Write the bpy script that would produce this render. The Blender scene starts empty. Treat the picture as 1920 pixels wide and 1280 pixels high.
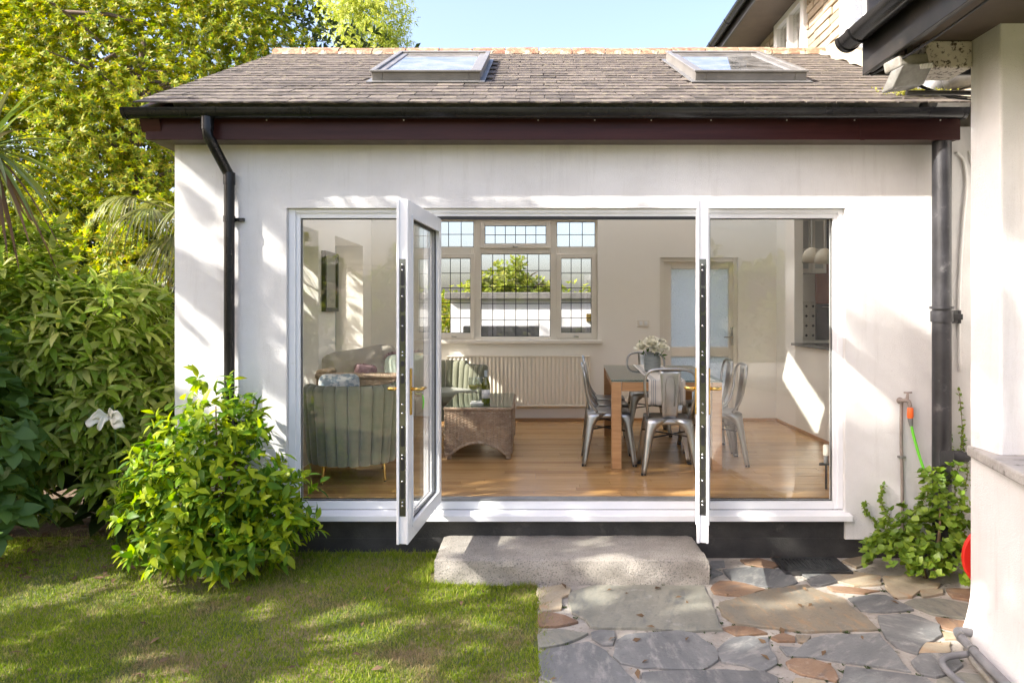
import bpy, bmesh, math, random
import numpy as np
from mathutils import Vector, Matrix
random.seed(7); rng = np.random.default_rng(7)
scene = bpy.context.scene
COL = scene.collection
R = math.radians

# ---------------------------------------------------------------- camera, sky, sun, exposure
F = 1350.0; CY = -5.0; CZ = 1.333; GZ = -0.39       # metres: inner floor z = 0, garden z = GZ, facade plane y = 0
cam = bpy.data.cameras.new('camera'); camo = bpy.data.objects.new('camera', cam); COL.objects.link(camo)
camo.location = (0, CY, CZ); camo.rotation_euler = (R(90), 0, 0)
cam.sensor_width = 36; cam.lens = F/1920*36; cam.shift_x = -40/1920; cam.shift_y = -60/1920
cam.clip_start = .05; cam.clip_end = 2000
scene.camera = camo
SUN = Vector((2.2, 1.0, -1.7)).normalized()
world = bpy.data.worlds.new('World'); scene.world = world; world.use_nodes = True
wn = world.node_tree; bg = wn.nodes['Background']
sky = wn.nodes.new('ShaderNodeTexSky'); sky.sky_type = 'NISHITA'; sky.sun_disc = False
sky.sun_elevation = math.asin(-SUN.z); sky.sun_rotation = math.atan2(-SUN.x, -SUN.y)
sky.air_density = 1.0; sky.dust_density = 4.5; sky.ozone_density = 0.0
wb = wn.nodes.new('ShaderNodeMixRGB'); wb.blend_type = 'MULTIPLY'; wb.inputs[0].default_value = 1; wb.inputs[2].default_value = (.955, .94, 1.04, 1)   # white balance
wn.links.new(sky.outputs[0], wb.inputs[1]); wn.links.new(wb.outputs[0], bg.inputs[0]); bg.inputs[1].default_value = 0.15
sl = bpy.data.lights.new('sun', 'SUN'); sl.energy = 3.7; sl.angle = R(.55); sl.color = (1, .95, .87)
slo = bpy.data.objects.new('sun', sl); COL.objects.link(slo); slo.location = (-20, -10, 16)
slo.rotation_euler = SUN.to_track_quat('-Z', 'Y').to_euler()
scene.view_settings.view_transform = 'Standard'; scene.view_settings.look = 'None'
scene.view_settings.exposure = 1.76; scene.view_settings.gamma = 1.0; scene.view_settings.use_curve_mapping = False
cy = scene.cycles
cy.max_bounces = 12; cy.diffuse_bounces = 6; cy.glossy_bounces = 4; cy.transmission_bounces = 8; cy.transparent_max_bounces = 24
cy.caustics_reflective = False; cy.caustics_refractive = False; cy.use_denoising = True; cy.sample_clamp_indirect = 6.0

def S(y): return F/(y-CY)
def PX(px, y): return (px-1000)/S(y)
def PZ(py, y): return CZ-(py-580)/S(y)
def G(px, py, z=GZ):
    s = (py-580)/(CZ-z); return ((px-1000)/s, F/s+CY)

# ---------------------------------------------------------------- materials
def lin(c):
    if isinstance(c, str):
        c = [int(c[i:i+2], 16)/255 for i in (0, 2, 4)]
        c = [x/12.92 if x <= .04045 else ((x+.055)/1.055)**2.4 for x in c]
    return (c[0], c[1], c[2], 1)
class NT:
    def __init__(s, m): s.t = m.node_tree; s.n = s.t.nodes; s.l = s.t.links
    def new(s, k, **kw):
        n = s.n.new('ShaderNode'+k)
        for a, b in kw.items(): setattr(n, a, b)
        return n
    def link(s, a, b): s.l.new(a, b)
    def noise(s, vec, scale, detail=4, rough=.55):
        n = s.new('TexNoise'); n.inputs['Scale'].default_value = scale; n.inputs['Detail'].default_value = detail
        n.inputs['Roughness'].default_value = rough
        if vec is not None: s.link(vec, n.inputs['Vector'])
        return n.outputs['Fac']
    def ramp(s, fac, stops):
        r = s.new('ValToRGB'); e = r.color_ramp.elements
        while len(e) < len(stops): e.new(.5)
        for i, (p, c) in enumerate(stops): e[i].position = p; e[i].color = lin(c)
        s.link(fac, r.inputs[0]); return r.outputs[0]
    def fac(s, f, lo, hi):
        m = s.new('MapRange'); m.clamp = True
        m.inputs[1].default_value = lo; m.inputs[2].default_value = hi
        s.link(f, m.inputs[0]); return m.outputs[0]
    def mix(s, f, a, b, mode='MIX'):
        m = s.new('MixRGB', blend_type=mode)
        for i, v in ((0, f), (1, a), (2, b)):
            if isinstance(v, (int, float)): m.inputs[i].default_value = v
            elif isinstance(v, (tuple, list, str)): m.inputs[i].default_value = lin(v)
            else: s.link(v, m.inputs[i])
        return m.outputs[0]
    def math(s, op, a, b=0):
        m = s.new('Math', operation=op)
        for i, v in ((0, a), (1, b)):
            if isinstance(v, (int, float)): m.inputs[i].default_value = v
            else: s.link(v, m.inputs[i])
        return m.outputs[0]
    def coord(s, kind='Object', scale=None):
        c = s.new('TexCoord').outputs[kind]
        if scale:
            m = s.new('Mapping'); m.inputs['Scale'].default_value = scale; s.link(c, m.inputs[0]); c = m.outputs[0]
        return c
    def bump(s, h, strength, dist=.01):
        b = s.new('Bump'); b.inputs['Strength'].default_value = strength; b.inputs['Distance'].default_value = dist
        s.link(h, b.inputs['Height']); return b.outputs[0]
def newmat(name):
    m = bpy.data.materials.new(name); m.use_nodes = True
    n = NT(m); p = n.n['Principled BSDF']; return m, n, p
MATS = {}
def M(name, c1, c2=None, rough=.6, metal=0, scale=6, bump=0, bscale=80, rnd=0, stretch=None, spec=.5, lo=.35, hi=.65, c3=None, s3=25, r3=(.6, .75), rvar=0, world=False):
    """noise blend of two colours, an optional third as spots, fine relief, and a per-object brightness change"""
    m, n, p = newmat(name); MATS[name] = m
    if world: v = n.new('NewGeometry').outputs['Position']
    else: v = n.coord('Object', stretch)
    if stretch and world:
        mp = n.new('Mapping'); mp.inputs['Scale'].default_value = stretch; n.link(v, mp.inputs[0]); v = mp.outputs[0]
    if rnd or rvar:
        oi = n.new('ObjectInfo'); va = n.new('VectorMath', operation='ADD'); n.link(v, va.inputs[0])
        sc = n.new('VectorMath', operation='SCALE'); sc.inputs['Scale'].default_value = 7.0
        cm = n.new('CombineXYZ'); n.link(oi.outputs['Random'], cm.inputs[0]); n.link(oi.outputs['Random'], cm.inputs[1])
        n.link(cm.outputs[0], sc.inputs[0]); n.link(sc.outputs[0], va.inputs[1]); v = va.outputs[0]
    nf = n.noise(v, scale, 5, .6)
    col = n.mix(n.fac(nf, lo, hi), c1, c2 or c1)
    if c3: col = n.mix(n.fac(n.noise(v, s3, 4, .65), *r3), col, c3)
    if rnd:
        k = n.math('MULTIPLY_ADD', oi.outputs['Random'], 2*rnd); k.node.inputs[2].default_value = 1-rnd
        hs = n.new('HueSaturation'); n.link(k, hs.inputs['Value']); n.link(col, hs.inputs['Color']); col = hs.outputs[0]
    n.link(col, p.inputs['Base Color'])
    p.inputs['Roughness'].default_value = rough; p.inputs['Metallic'].default_value = metal
    p.inputs['Specular IOR Level'].default_value = spec
    if bump: n.link(n.bump(n.noise(v, bscale, 5, .65), bump), p.inputs['Normal'])
    return m
def leafmat(name, cols, rough=.4, trans=.3, tcol=None, streak=None, spec=.4):
    m, n, p = newmat(name); MATS[name] = m
    g = n.new('NewGeometry'); oi = n.new('ObjectInfo')
    r = n.math('FRACT', n.math('ADD', g.outputs['Random Per Island'], n.math('MULTIPLY', oi.outputs['Random'], 7.3)))
    col = n.ramp(r, [(i/(len(cols)-1), c) for i, c in enumerate(cols)])
    if streak:
        f = n.fac(n.noise(g.outputs['Position'], streak[1], 3), streak[2], streak[3]); col = n.mix(f, col, streak[0])
    n.link(col, p.inputs['Base Color']); p.inputs['Roughness'].default_value = rough; p.inputs['Specular IOR Level'].default_value = spec
    t = n.new('BsdfTranslucent'); hs = n.new('HueSaturation'); hs.inputs['Value'].default_value = 1.5; hs.inputs['Saturation'].default_value = 1.1
    n.link(col, hs.inputs['Color']); n.link(hs.outputs[0], t.inputs[0])
    mx = n.new('MixShader'); mx.inputs[0].default_value = trans
    n.link(p.outputs[0], mx.inputs[1]); n.link(t.outputs[0], mx.inputs[2])
    n.link(mx.outputs[0], n.n['Material Output'].inputs[0]); return m
def glassmat(name, tint=(.975, .98, .97), ior=1.5, k=1.0, rough=0.0, sky_film=0):
    m, n, p = newmat(name); MATS[name] = m; n.n.remove(p)
    tr = n.new('BsdfTransparent'); tr.inputs[0].default_value = (*tint, 1)
    gl = n.new('BsdfGlossy'); gl.inputs['Roughness'].default_value = rough
    fr = n.new('Fresnel'); bf = n.new('NewGeometry').outputs['Backfacing']      # leaving faces: invert, so thin panes never go opaque
    io = n.math('MULTIPLY_ADD', bf, 1/ior-ior); io.node.inputs[2].default_value = ior; n.link(io, fr.inputs[0])
    mx = n.new('MixShader'); f = n.math('MULTIPLY', fr.outputs[0], k); f.node.use_clamp = True
    n.link(f, mx.inputs[0]); n.link(tr.outputs[0], mx.inputs[1]); n.link(gl.outputs[0], mx.inputs[2])
    out = mx.outputs[0]
    if sky_film:                                                # patchy pale film standing in for bright sky reflected in the pane
        df = n.new('BsdfDiffuse'); df.inputs[0].default_value = (.62, .61, .58, 1); m2 = n.new('MixShader')
        n.link(n.math('MULTIPLY', n.fac(n.noise(n.new('NewGeometry').outputs['Position'], 5, 6, .7), .3, .75), sky_film), m2.inputs[0]); n.link(out, m2.inputs[1]); n.link(df.outputs[0], m2.inputs[2]); out = m2.outputs[0]
    n.link(out, n.n['Material Output'].inputs[0]); return m

def slab(name, a, b, c):
    # riven slate: stepped cleft layers, mineral streaks, pale scuffs, dirt towards no particular side
    m, n, p = newmat(name); MATS[name] = m
    oi = n.new('ObjectInfo'); v = n.new('NewGeometry').outputs['Position']
    cm = n.new('CombineXYZ')
    for i, k in enumerate((9, 17, 5)): n.link(n.math('MULTIPLY', oi.outputs['Random'], k), cm.inputs[i])
    va = n.new('VectorMath', operation='ADD'); n.link(v, va.inputs[0]); n.link(cm.outputs[0], va.inputs[1]); v = va.outputs[0]
    rt = n.new('VectorRotate', rotation_type='Z_AXIS'); n.link(v, rt.inputs['Vector']); n.link(n.math('MULTIPLY', oi.outputs['Random'], 6.3), rt.inputs['Angle'])
    mp = n.new('Mapping'); mp.inputs['Scale'].default_value = (1, 3.2, 1); n.link(rt.outputs[0], mp.inputs[0]); sv = mp.outputs[0]
    n1 = n.noise(sv, 2.6, 6, .62); lay = n.math('DIVIDE', n.math('FLOOR', n.math('MULTIPLY', n1, 13)), 13)
    col = n.mix(n.fac(n1, .36, .66), a, b); col = n.mix(n.fac(n.noise(sv, 5.5, 6, .7), .52, .70), col, c)
    col = n.mix(n.math('MULTIPLY', n.fac(n.noise(v, 8, 6, .75), .60, .74), .5), col, (.46, .45, .42))
    col = n.mix(n.math('MULTIPLY', n.fac(n.noise(v, 60, 3, .6), .58, .72), .35), col, (.05, .048, .045))
    hs = n.new('HueSaturation'); k = n.math('MULTIPLY_ADD', oi.outputs['Random'], .35); k.node.inputs[2].default_value = .82; n.link(k, hs.inputs['Value']); n.link(col, hs.inputs['Color'])
    n.link(hs.outputs[0], p.inputs['Base Color']); n.link(n.math('MULTIPLY_ADD', n.noise(v, 12, 3), .35), p.inputs['Roughness']); p.inputs['Roughness'].links[0].from_node.inputs[2].default_value = .42
    n.link(n.bump(n.math('ADD', lay, n.math('MULTIPLY', n.noise(v, 45, 5, .7), .12)), .8, .03), p.inputs['Normal'])
def build_materials():
    # exterior white render: fine grain, faint grey dirt, streaks running down
    m, n, p = newmat('render_white'); MATS['render_white'] = m
    v = n.new('NewGeometry').outputs['Position']
    mp = n.new('Mapping'); mp.inputs['Scale'].default_value = (7, 7, .7); n.link(v, mp.inputs[0])
    a = n.mix(n.fac(n.noise(v, 1.6, 6, .65), .38, .72), (.77, .765, .75), (.67, .66, .64))
    a = n.mix(n.math('MULTIPLY', n.fac(n.noise(mp.outputs[0], 1.6, 5, .7), .54, .78), .38), a, (.47, .45, .41))
    a = n.mix(n.math('MULTIPLY', n.fac(n.noise(v, 38, 3, .7), .66, .76), .35), a, (.40, .39, .36))
    n.link(a, p.inputs['Base Color']); p.inputs['Roughness'].default_value = .85
    n.link(n.bump(n.math('ADD', n.noise(v, 160, 4, .7), n.math('MULTIPLY', n.noise(v, 9, 3), .8)), .65, .01), p.inputs['Normal'])
    # plinth paint
    M('plinth_black', (.018, .018, .018), (.045, .043, .04), rough=.55, scale=5, bump=.5, bscale=90, c3=(.12, .11, .09), s3=7, r3=(.6, .85))
    M('inner_wall', (.87, .85, .80), (.85, .83, .775), rough=.8, scale=2, bump=.05, bscale=200)
    M('ceiling_white', (.86, .85, .82), rough=.8)
    M('upvc', (.80, .81, .82), (.76, .77, .78), rough=.28, scale=3, c3=(.60, .58, .53), s3=18, r3=(.7, .85))
    M('upvc_cream', (.76, .73, .66), (.74, .70, .63), rough=.35, scale=3)
    M('gasket', (.012, .012, .012), rough=.5)
    M('gutter_black', (.007, .007, .008), (.014, .014, .014), rough=.24, scale=4, spec=.35, c3=(.045, .043, .04), s3=14, r3=(.66, .85), bump=.06, bscale=30)
    M('iron_black', (.014, .014, .016), (.035, .035, .04), rough=.36, scale=5, c3=(.16, .16, .16), s3=10, r3=(.62, .85), bump=.25, bscale=40)
    M('fascia_brown', (.030, .008, .008), (.048, .015, .013), spec=.22, rough=.42, scale=5, stretch=(.25, 1, 3), bump=.12, bscale=30)
    M('soffit_brown', (.10, .075, .055), (.075, .055, .04), rough=.6, scale=4)
    M('slate_roof', (.072, .060, .053), (.118, .097, .080), rough=.85, scale=9, bump=.6, bscale=50, rnd=.34, c3=(.19, .168, .105), s3=20, r3=(.52, .72))
    M('ridge_clay', (.21, .095, .055), (.29, .165, .10), rough=.9, scale=7, bump=.9, bscale=45, rnd=.15, c3=(.31, .255, .16), s3=16, r3=(.46, .62))
    M('mortar', (.42, .37, .28), (.30, .26, .19), rough=.95, scale=20, bump=1, bscale=60)
    M('flashing', (.30, .30, .29), (.22, .22, .215), rough=.45, metal=.6, scale=6, bump=.1)
    M('skylight_grey', (.20, .19, .175), (.27, .26, .24), rough=.42, metal=.35, scale=4, c3=(.35, .33, .27), s3=18, r3=(.6, .8))
    M('stone_block', (.29, .235, .165), (.38, .315, .235), rough=.9, scale=5, bump=.8, bscale=35, rnd=.22)
    M('concrete', (.27, .25, .215), (.41, .38, .33), rough=.95, scale=5, bump=1.0, bscale=95, c3=(.15, .14, .12), s3=115, r3=(.53, .64), world=True)
    M('grout', (.43, .40, .35), (.30, .275, .235), rough=.95, scale=6, bump=.9, bscale=110, c3=(.17, .15, .12), s3=30, r3=(.56, .7))
    for nm, a, b, c in (('slab_grey', (.115, .12, .12), (.175, .178, .172), (.27, .262, .24)), ('slab_green', (.17, .17, .14), (.24, .232, .185), (.13, .135, .125)),
                        ('slab_brown', (.205, .168, .115), (.165, .152, .12), (.27, .18, .10)), ('slab_rust', (.17, .10, .058), (.24, .16, .10), (.115, .088, .072)),
                        ('slab_pale', (.37, .31, .215), (.29, .25, .18), (.36, .22, .11))):
        slab(nm, a, b, c)
    M('soil', (.075, .05, .033), (.14, .10, .065), rough=1, scale=9, bump=1, bscale=60)
    M('ground_turf', (.10, .12, .035), (.24, .185, .10), rough=1, scale=3.2, bump=1, bscale=90, lo=.42, hi=.62)
    M('oak', (.40, .205, .085), (.50, .285, .13), rough=.42, scale=5, stretch=(.8, 9, 9), bump=.06, bscale=30)
    M('galvanised', (.36, .365, .36), (.46, .46, .45), rough=.30, metal=.95, scale=9, bump=.05, bscale=40, rnd=.08)
    M('brass', (.70, .47, .14), rough=.22, metal=1)
    M('chrome', (.62, .63, .65), rough=.15, metal=1)
    M('dark_steel', (.06, .065, .07), (.11, .11, .115), rough=.28, metal=.8, scale=20)
    M('lock_steel', (.26, .27, .28), (.16, .165, .17), rough=.2, metal=1, scale=9)
    M('velvet', (.185, .19, .13), (.23, .235, .165), rough=.85, scale=4, spec=.2, bump=.06, bscale=120)
    MATS['velvet'].node_tree.nodes['Principled BSDF'].inputs['Sheen Weight'].default_value = .6
    M('wicker', (.43, .31, .21), (.27, .185, .12), rough=.55, scale=14, c3=(.50, .40, .29), s3=30, r3=(.5, .7))
    M('linen', (.47, .43, .37), (.40, .36, .31), rough=.95, scale=5, bump=.3, bscale=200)
    M('floral', (.36, .42, .36), (.42, .47, .40), rough=.9, scale=5, c3=(.42, .22, .05), s3=17, r3=(.60, .64), bump=.1)
    M('pink_frill', (.50, .34, .36), (.30, .18, .21), rough=.9, scale=30, bump=.6, bscale=50)
    M('radiator', (.78, .73, .62), rough=.35)
    M('picture_black', (.015, .012, .010), rough=.35)
    M('picture_print', (.05, .06, .06), (.10, .115, .11), rough=.5, scale=5)
    M('picture_mount', (.30, .29, .26), rough=.7)
    M('bottle_glass', (.10, .11, .008), rough=.08, spec=.8)
    M('paper_label', (.72, .70, .68), (.35, .33, .42), rough=.6, scale=16, lo=.55, hi=.6)
    M('foil', (.42, .50, .58), rough=.3, metal=.6)
    M('wine', (.62, .56, .16), rough=.1)
    M('slate_mat', (.58, .57, .54), rough=.5)
    M('stoneware', (.24, .265, .26), (.33, .35, .335), rough=.65, scale=7, stretch=(1, 1, 6), bump=.3, bscale=30)
    M('cushion_blue', (.22, .28, .33), (.55, .56, .55), rough=.9, scale=22, lo=.45, hi=.55)
    M('lamp_cream', (.50, .46, .36), rough=.4)
    M('lamp_lens', (.26, .26, .24), (.16, .155, .14), rough=.22, scale=12)
    M('flue_grey', (.10, .10, .10), (.20, .195, .185), rough=.55, metal=.4, scale=9, bump=.2)
    M('rose', (.82, .79, .68), (.76, .74, .58), rough=.7, scale=20)
    M('tile_white', (.74, .71, .64), rough=.25)
    M('copper_wood', (.32, .095, .035), (.24, .07, .028), rough=.4, scale=6, stretch=(8, 8, 1))
    M('oven_black', (.015, .015, .017), rough=.2)
    M('worktop', (.03, .03, .032), (.06, .06, .06), rough=.25, scale=60)
    M('cabinet_grey', (.42, .44, .42), rough=.4)
    M('hose_green', (.16, .62, .04), rough=.35)
    M('hose_orange', (.80, .13, .015), rough=.4)
    M('grey_plastic', (.14, .145, .15), (.20, .20, .205), rough=.5, scale=10)
    M('red_plastic', (.62, .03, .02), rough=.35)
    M('copper_pipe', (.20, .17, .15), (.27, .22, .19), rough=.6, scale=20)
    M('cable_white', (.78, .77, .74), rough=.5)
    M('lamp_metal', (.26, .25, .22), (.15, .14, .12), rough=.6, scale=14, c3=(.16, .14, .10), s3=20, r3=(.5, .7), bump=.4)
    M('bark', (.10, .07, .05), (.17, .125, .09), rough=.95, scale=14, stretch=(3, 3, .6), bump=1, bscale=40)
    M('twig_tan', (.26, .17, .10), (.18, .12, .07), rough=.9, scale=20)
    M('garage_white', (.80, .80, .79), rough=.9)
    M('garage_grey', (.20, .19, .175), (.13, .125, .12), rough=.9, scale=6, bump=.5)
    M('dark_wood', (.035, .02, .014), (.06, .035, .025), rough=.5, scale=6)
    M('lily_white', (.80, .78, .70), (.70, .66, .52), rough=.6, scale=12)
    M('black_paint', (.014, .013, .012), (.035, .03, .026), rough=.33, scale=6, c3=(.12, .09, .06), s3=22, r3=(.64, .8))
    M('speckle_white', (.66, .62, .55), (.50, .45, .38), rough=.8, scale=5, c3=(.07, .05, .04), s3=42, r3=(.52, .62))
    M('sill_stone', (.42, .40, .365), (.30, .285, .26), rough=.9, scale=7, bump=.8, bscale=50, c3=(.10, .09, .08), s3=14, r3=(.56, .7))
    # interior boards: colour of each strip, long grain
    m, n, p = newmat('floor_wood'); MATS['floor_wood'] = m
    oi = n.new('ObjectInfo'); v = n.new('NewGeometry').outputs['Position']
    mp = n.new('Mapping'); mp.inputs['Scale'].default_value = (1.6, 26, 1); n.link(v, mp.inputs[0])
    off = n.new('CombineXYZ'); n.link(n.math('MULTIPLY', oi.outputs['Random'], 37), off.inputs[0]); n.link(off.outputs[0], mp.inputs[1])
    col = n.ramp(oi.outputs['Random'], [(0, (.37, .205, .075)), (.35, (.47, .275, .105)), (.7, (.56, .345, .145)), (1, (.43, .245, .088))])
    col = n.mix(n.math('MULTIPLY', n.fac(n.noise(mp.outputs[0], 2.2, 6, .7), .40, .72), .55), col, (.27, .125, .042))
    n.link(col, p.inputs['Base Color']); p.inputs['Roughness'].default_value = .27
    n.link(n.bump(n.noise(mp.outputs[0], 5, 4), .05, .004), p.inputs['Normal'])
    # table runner: pale cloth with grey stripes across its width
    m, n, p = newmat('runner_cloth'); MATS['runner_cloth'] = m
    sx = n.new('SeparateXYZ'); n.link(n.coord(), sx.inputs[0])
    w = n.math('ABSOLUTE', sx.outputs[0])
    st = n.math('MULTIPLY', n.math('GREATER_THAN', n.math('SINE', n.math('MULTIPLY', w, 420)), .2), n.math('MULTIPLY', n.math('GREATER_THAN', w, .085), n.math('LESS_THAN', w, .135)))
    n.link(n.mix(st, (.66, .62, .56), (.27, .28, .29)), p.inputs['Base Color']); p.inputs['Roughness'].default_value = .9
    # grass blades: green with straw patches
    m, n, p = newmat('grass_blade'); MATS['grass_blade'] = m
    g = n.new('NewGeometry'); v = g.outputs['Position']
    col = n.ramp(g.outputs['Random Per Island'], [(0, (.13, .21, .012)), (.5, (.225, .315, .017)), (.85, (.33, .385, .03)), (1, (.44, .39, .12))])
    dry = n.math('ADD', n.noise(v, 2.3, 5, .65), n.math('MULTIPLY', g.outputs['Random Per Island'], .16))
    col = n.mix(n.fac(dry, .60, .78), col, (.36, .27, .15))
    n.link(col, p.inputs['Base Color']); p.inputs['Roughness'].default_value = .6; p.inputs['Specular IOR Level'].default_value = .2
    t = n.new('BsdfTranslucent'); n.link(col, t.inputs[0]); mx = n.new('MixShader'); mx.inputs[0].default_value = .4
    n.link(p.outputs[0], mx.inputs[1]); n.link(t.outputs[0], mx.inputs[2]); n.link(mx.outputs[0], n.n['Material Output'].inputs[0])
    leafmat('leaf_acer', [(.085, .155, .012), (.21, .30, .018), (.42, .41, .022), (.18, .24, .016), (.46, .34, .045)], .5, .4)
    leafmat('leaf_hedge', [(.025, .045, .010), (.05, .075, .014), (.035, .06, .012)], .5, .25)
    leafmat('leaf_laurel', [(.13, .22, .022), (.21, .31, .03), (.32, .40, .055), (.46, .47, .13), (.17, .27, .026)], .42, .4, spec=.28, streak=((.38, .39, .13), 34, .56, .70))
    leafmat('leaf_hydrangea', [(.07, .14, .028), (.10, .18, .04), (.09, .16, .03)], .45, .3)
    leafmat('leaf_camellia', [(.05, .12, .010), (.12, .24, .014), (.26, .37, .018), (.39, .45, .02), (.08, .17, .010)], .42, .42, spec=.28)
    leafmat('leaf_willow', [(.30, .38, .05), (.42, .46, .08), (.48, .48, .12)], .5, .5)
    leafmat('leaf_ivy', [(.09, .17, .018), (.16, .25, .028), (.24, .33, .04)], .4, .35)
    leafmat('leaf_cordyline', [(.10, .15, .03), (.17, .21, .06), (.12, .10, .05)], .35, .25)
    leafmat('leaf_palm', [(.10, .13, .025), (.16, .18, .045), (.20, .19, .07)], .4, .3)
    leafmat('leaf_dead', [(.10, .06, .032), (.18, .115, .06)], .7, .2)
    leafmat('leaf_far', [(.16, .22, .03), (.25, .30, .04), (.32, .31, .06)], .6, .4)
    leafmat('moss', [(.25, .27, .04), (.36, .33, .07)], .9, .2)
    glassmat('glass', k=1.5); glassmat('glass_door', k=1.2); glassmat('glass_sky', tint=(.95, .97, .96), k=2.0, sky_film=.3); glassmat('glass_top', tint=(.62, .74, .70), k=1.2)
    glassmat('glass_ware', tint=(.93, .95, .94), k=1.8)
    m, n, p = newmat('fill_diffuser'); MATS['fill_diffuser'] = m; n.n.remove(p)       # white diffusing sheet for the added far-slope rooflights
    tl = n.new('BsdfTranslucent'); tl.inputs[0].default_value = (.90, .90, .88, 1); n.link(tl.outputs[0], n.n['Material Output'].inputs[0])
    m, n, p = newmat('glass_obscure'); MATS['glass_obscure'] = m       # rippled bathroom glass
    b = n.bump(n.noise(n.coord(), 55, 2, .4), .9, .02)
    gl = n.new('BsdfGlossy'); gl.inputs['Roughness'].default_value = .15; n.link(b, gl.inputs['Normal'])
    rf = n.new('BsdfRefraction'); rf.inputs['Roughness'].default_value = .12; rf.inputs['IOR'].default_value = 1.3; n.link(b, rf.inputs['Normal'])
    tl = n.new('BsdfTranslucent'); tl.inputs[0].default_value = (.97, .96, .90, 1); n.link(b, tl.inputs['Normal'])
    m1 = n.new('MixShader'); m1.inputs[0].default_value = .85; n.link(rf.outputs[0], m1.inputs[1]); n.link(tl.outputs[0], m1.inputs[2])
    m2 = n.new('MixShader'); m2.inputs[0].default_value = .06; n.link(m1.outputs[0], m2.inputs[1]); n.link(gl.outputs[0], m2.inputs[2])
    n.link(m2.outputs[0], n.n['Material Output'].inputs[0]); n.n.remove(p)
build_materials()

# ---------------------------------------------------------------- mesh helpers
def tag(o, label=None, cat=None, group=None, kind=None):
    for k, v in (('label', label), ('category', cat), ('group', group), ('kind', kind)):
        if v: o[k] = v
    return o
def thing(name, label, cat, loc=(0, 0, 0), rz=0, group=None):
    o = bpy.data.objects.new(name, None); COL.objects.link(o); o.empty_display_size = .1
    o.location = loc; o.rotation_euler = (0, 0, rz)
    return tag(o, label, cat, group)
def local_matrix(o):
    return Matrix.LocRotScale(o.location, o.rotation_euler, o.scale)
def attach(o, parent, world=True):
    """world: the mesh was modelled in world coordinates under an unrotated chain of parents"""
    o.parent = parent
    if world:
        m = Matrix.Identity(4); q = parent
        while q is not None: m = q.matrix_parent_inverse @ local_matrix(q) @ m; q = q.parent
        o.matrix_parent_inverse = m.inverted()
def link_mesh(name, me, mat, parent=None, world=True, kind=None):
    o = bpy.data.objects.new(name, me); COL.objects.link(o)
    if mat and not me.materials: me.materials.append(MATS[mat])
    if parent is not None: attach(o, parent, world)
    if kind: o['kind'] = kind
    return o
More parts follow.
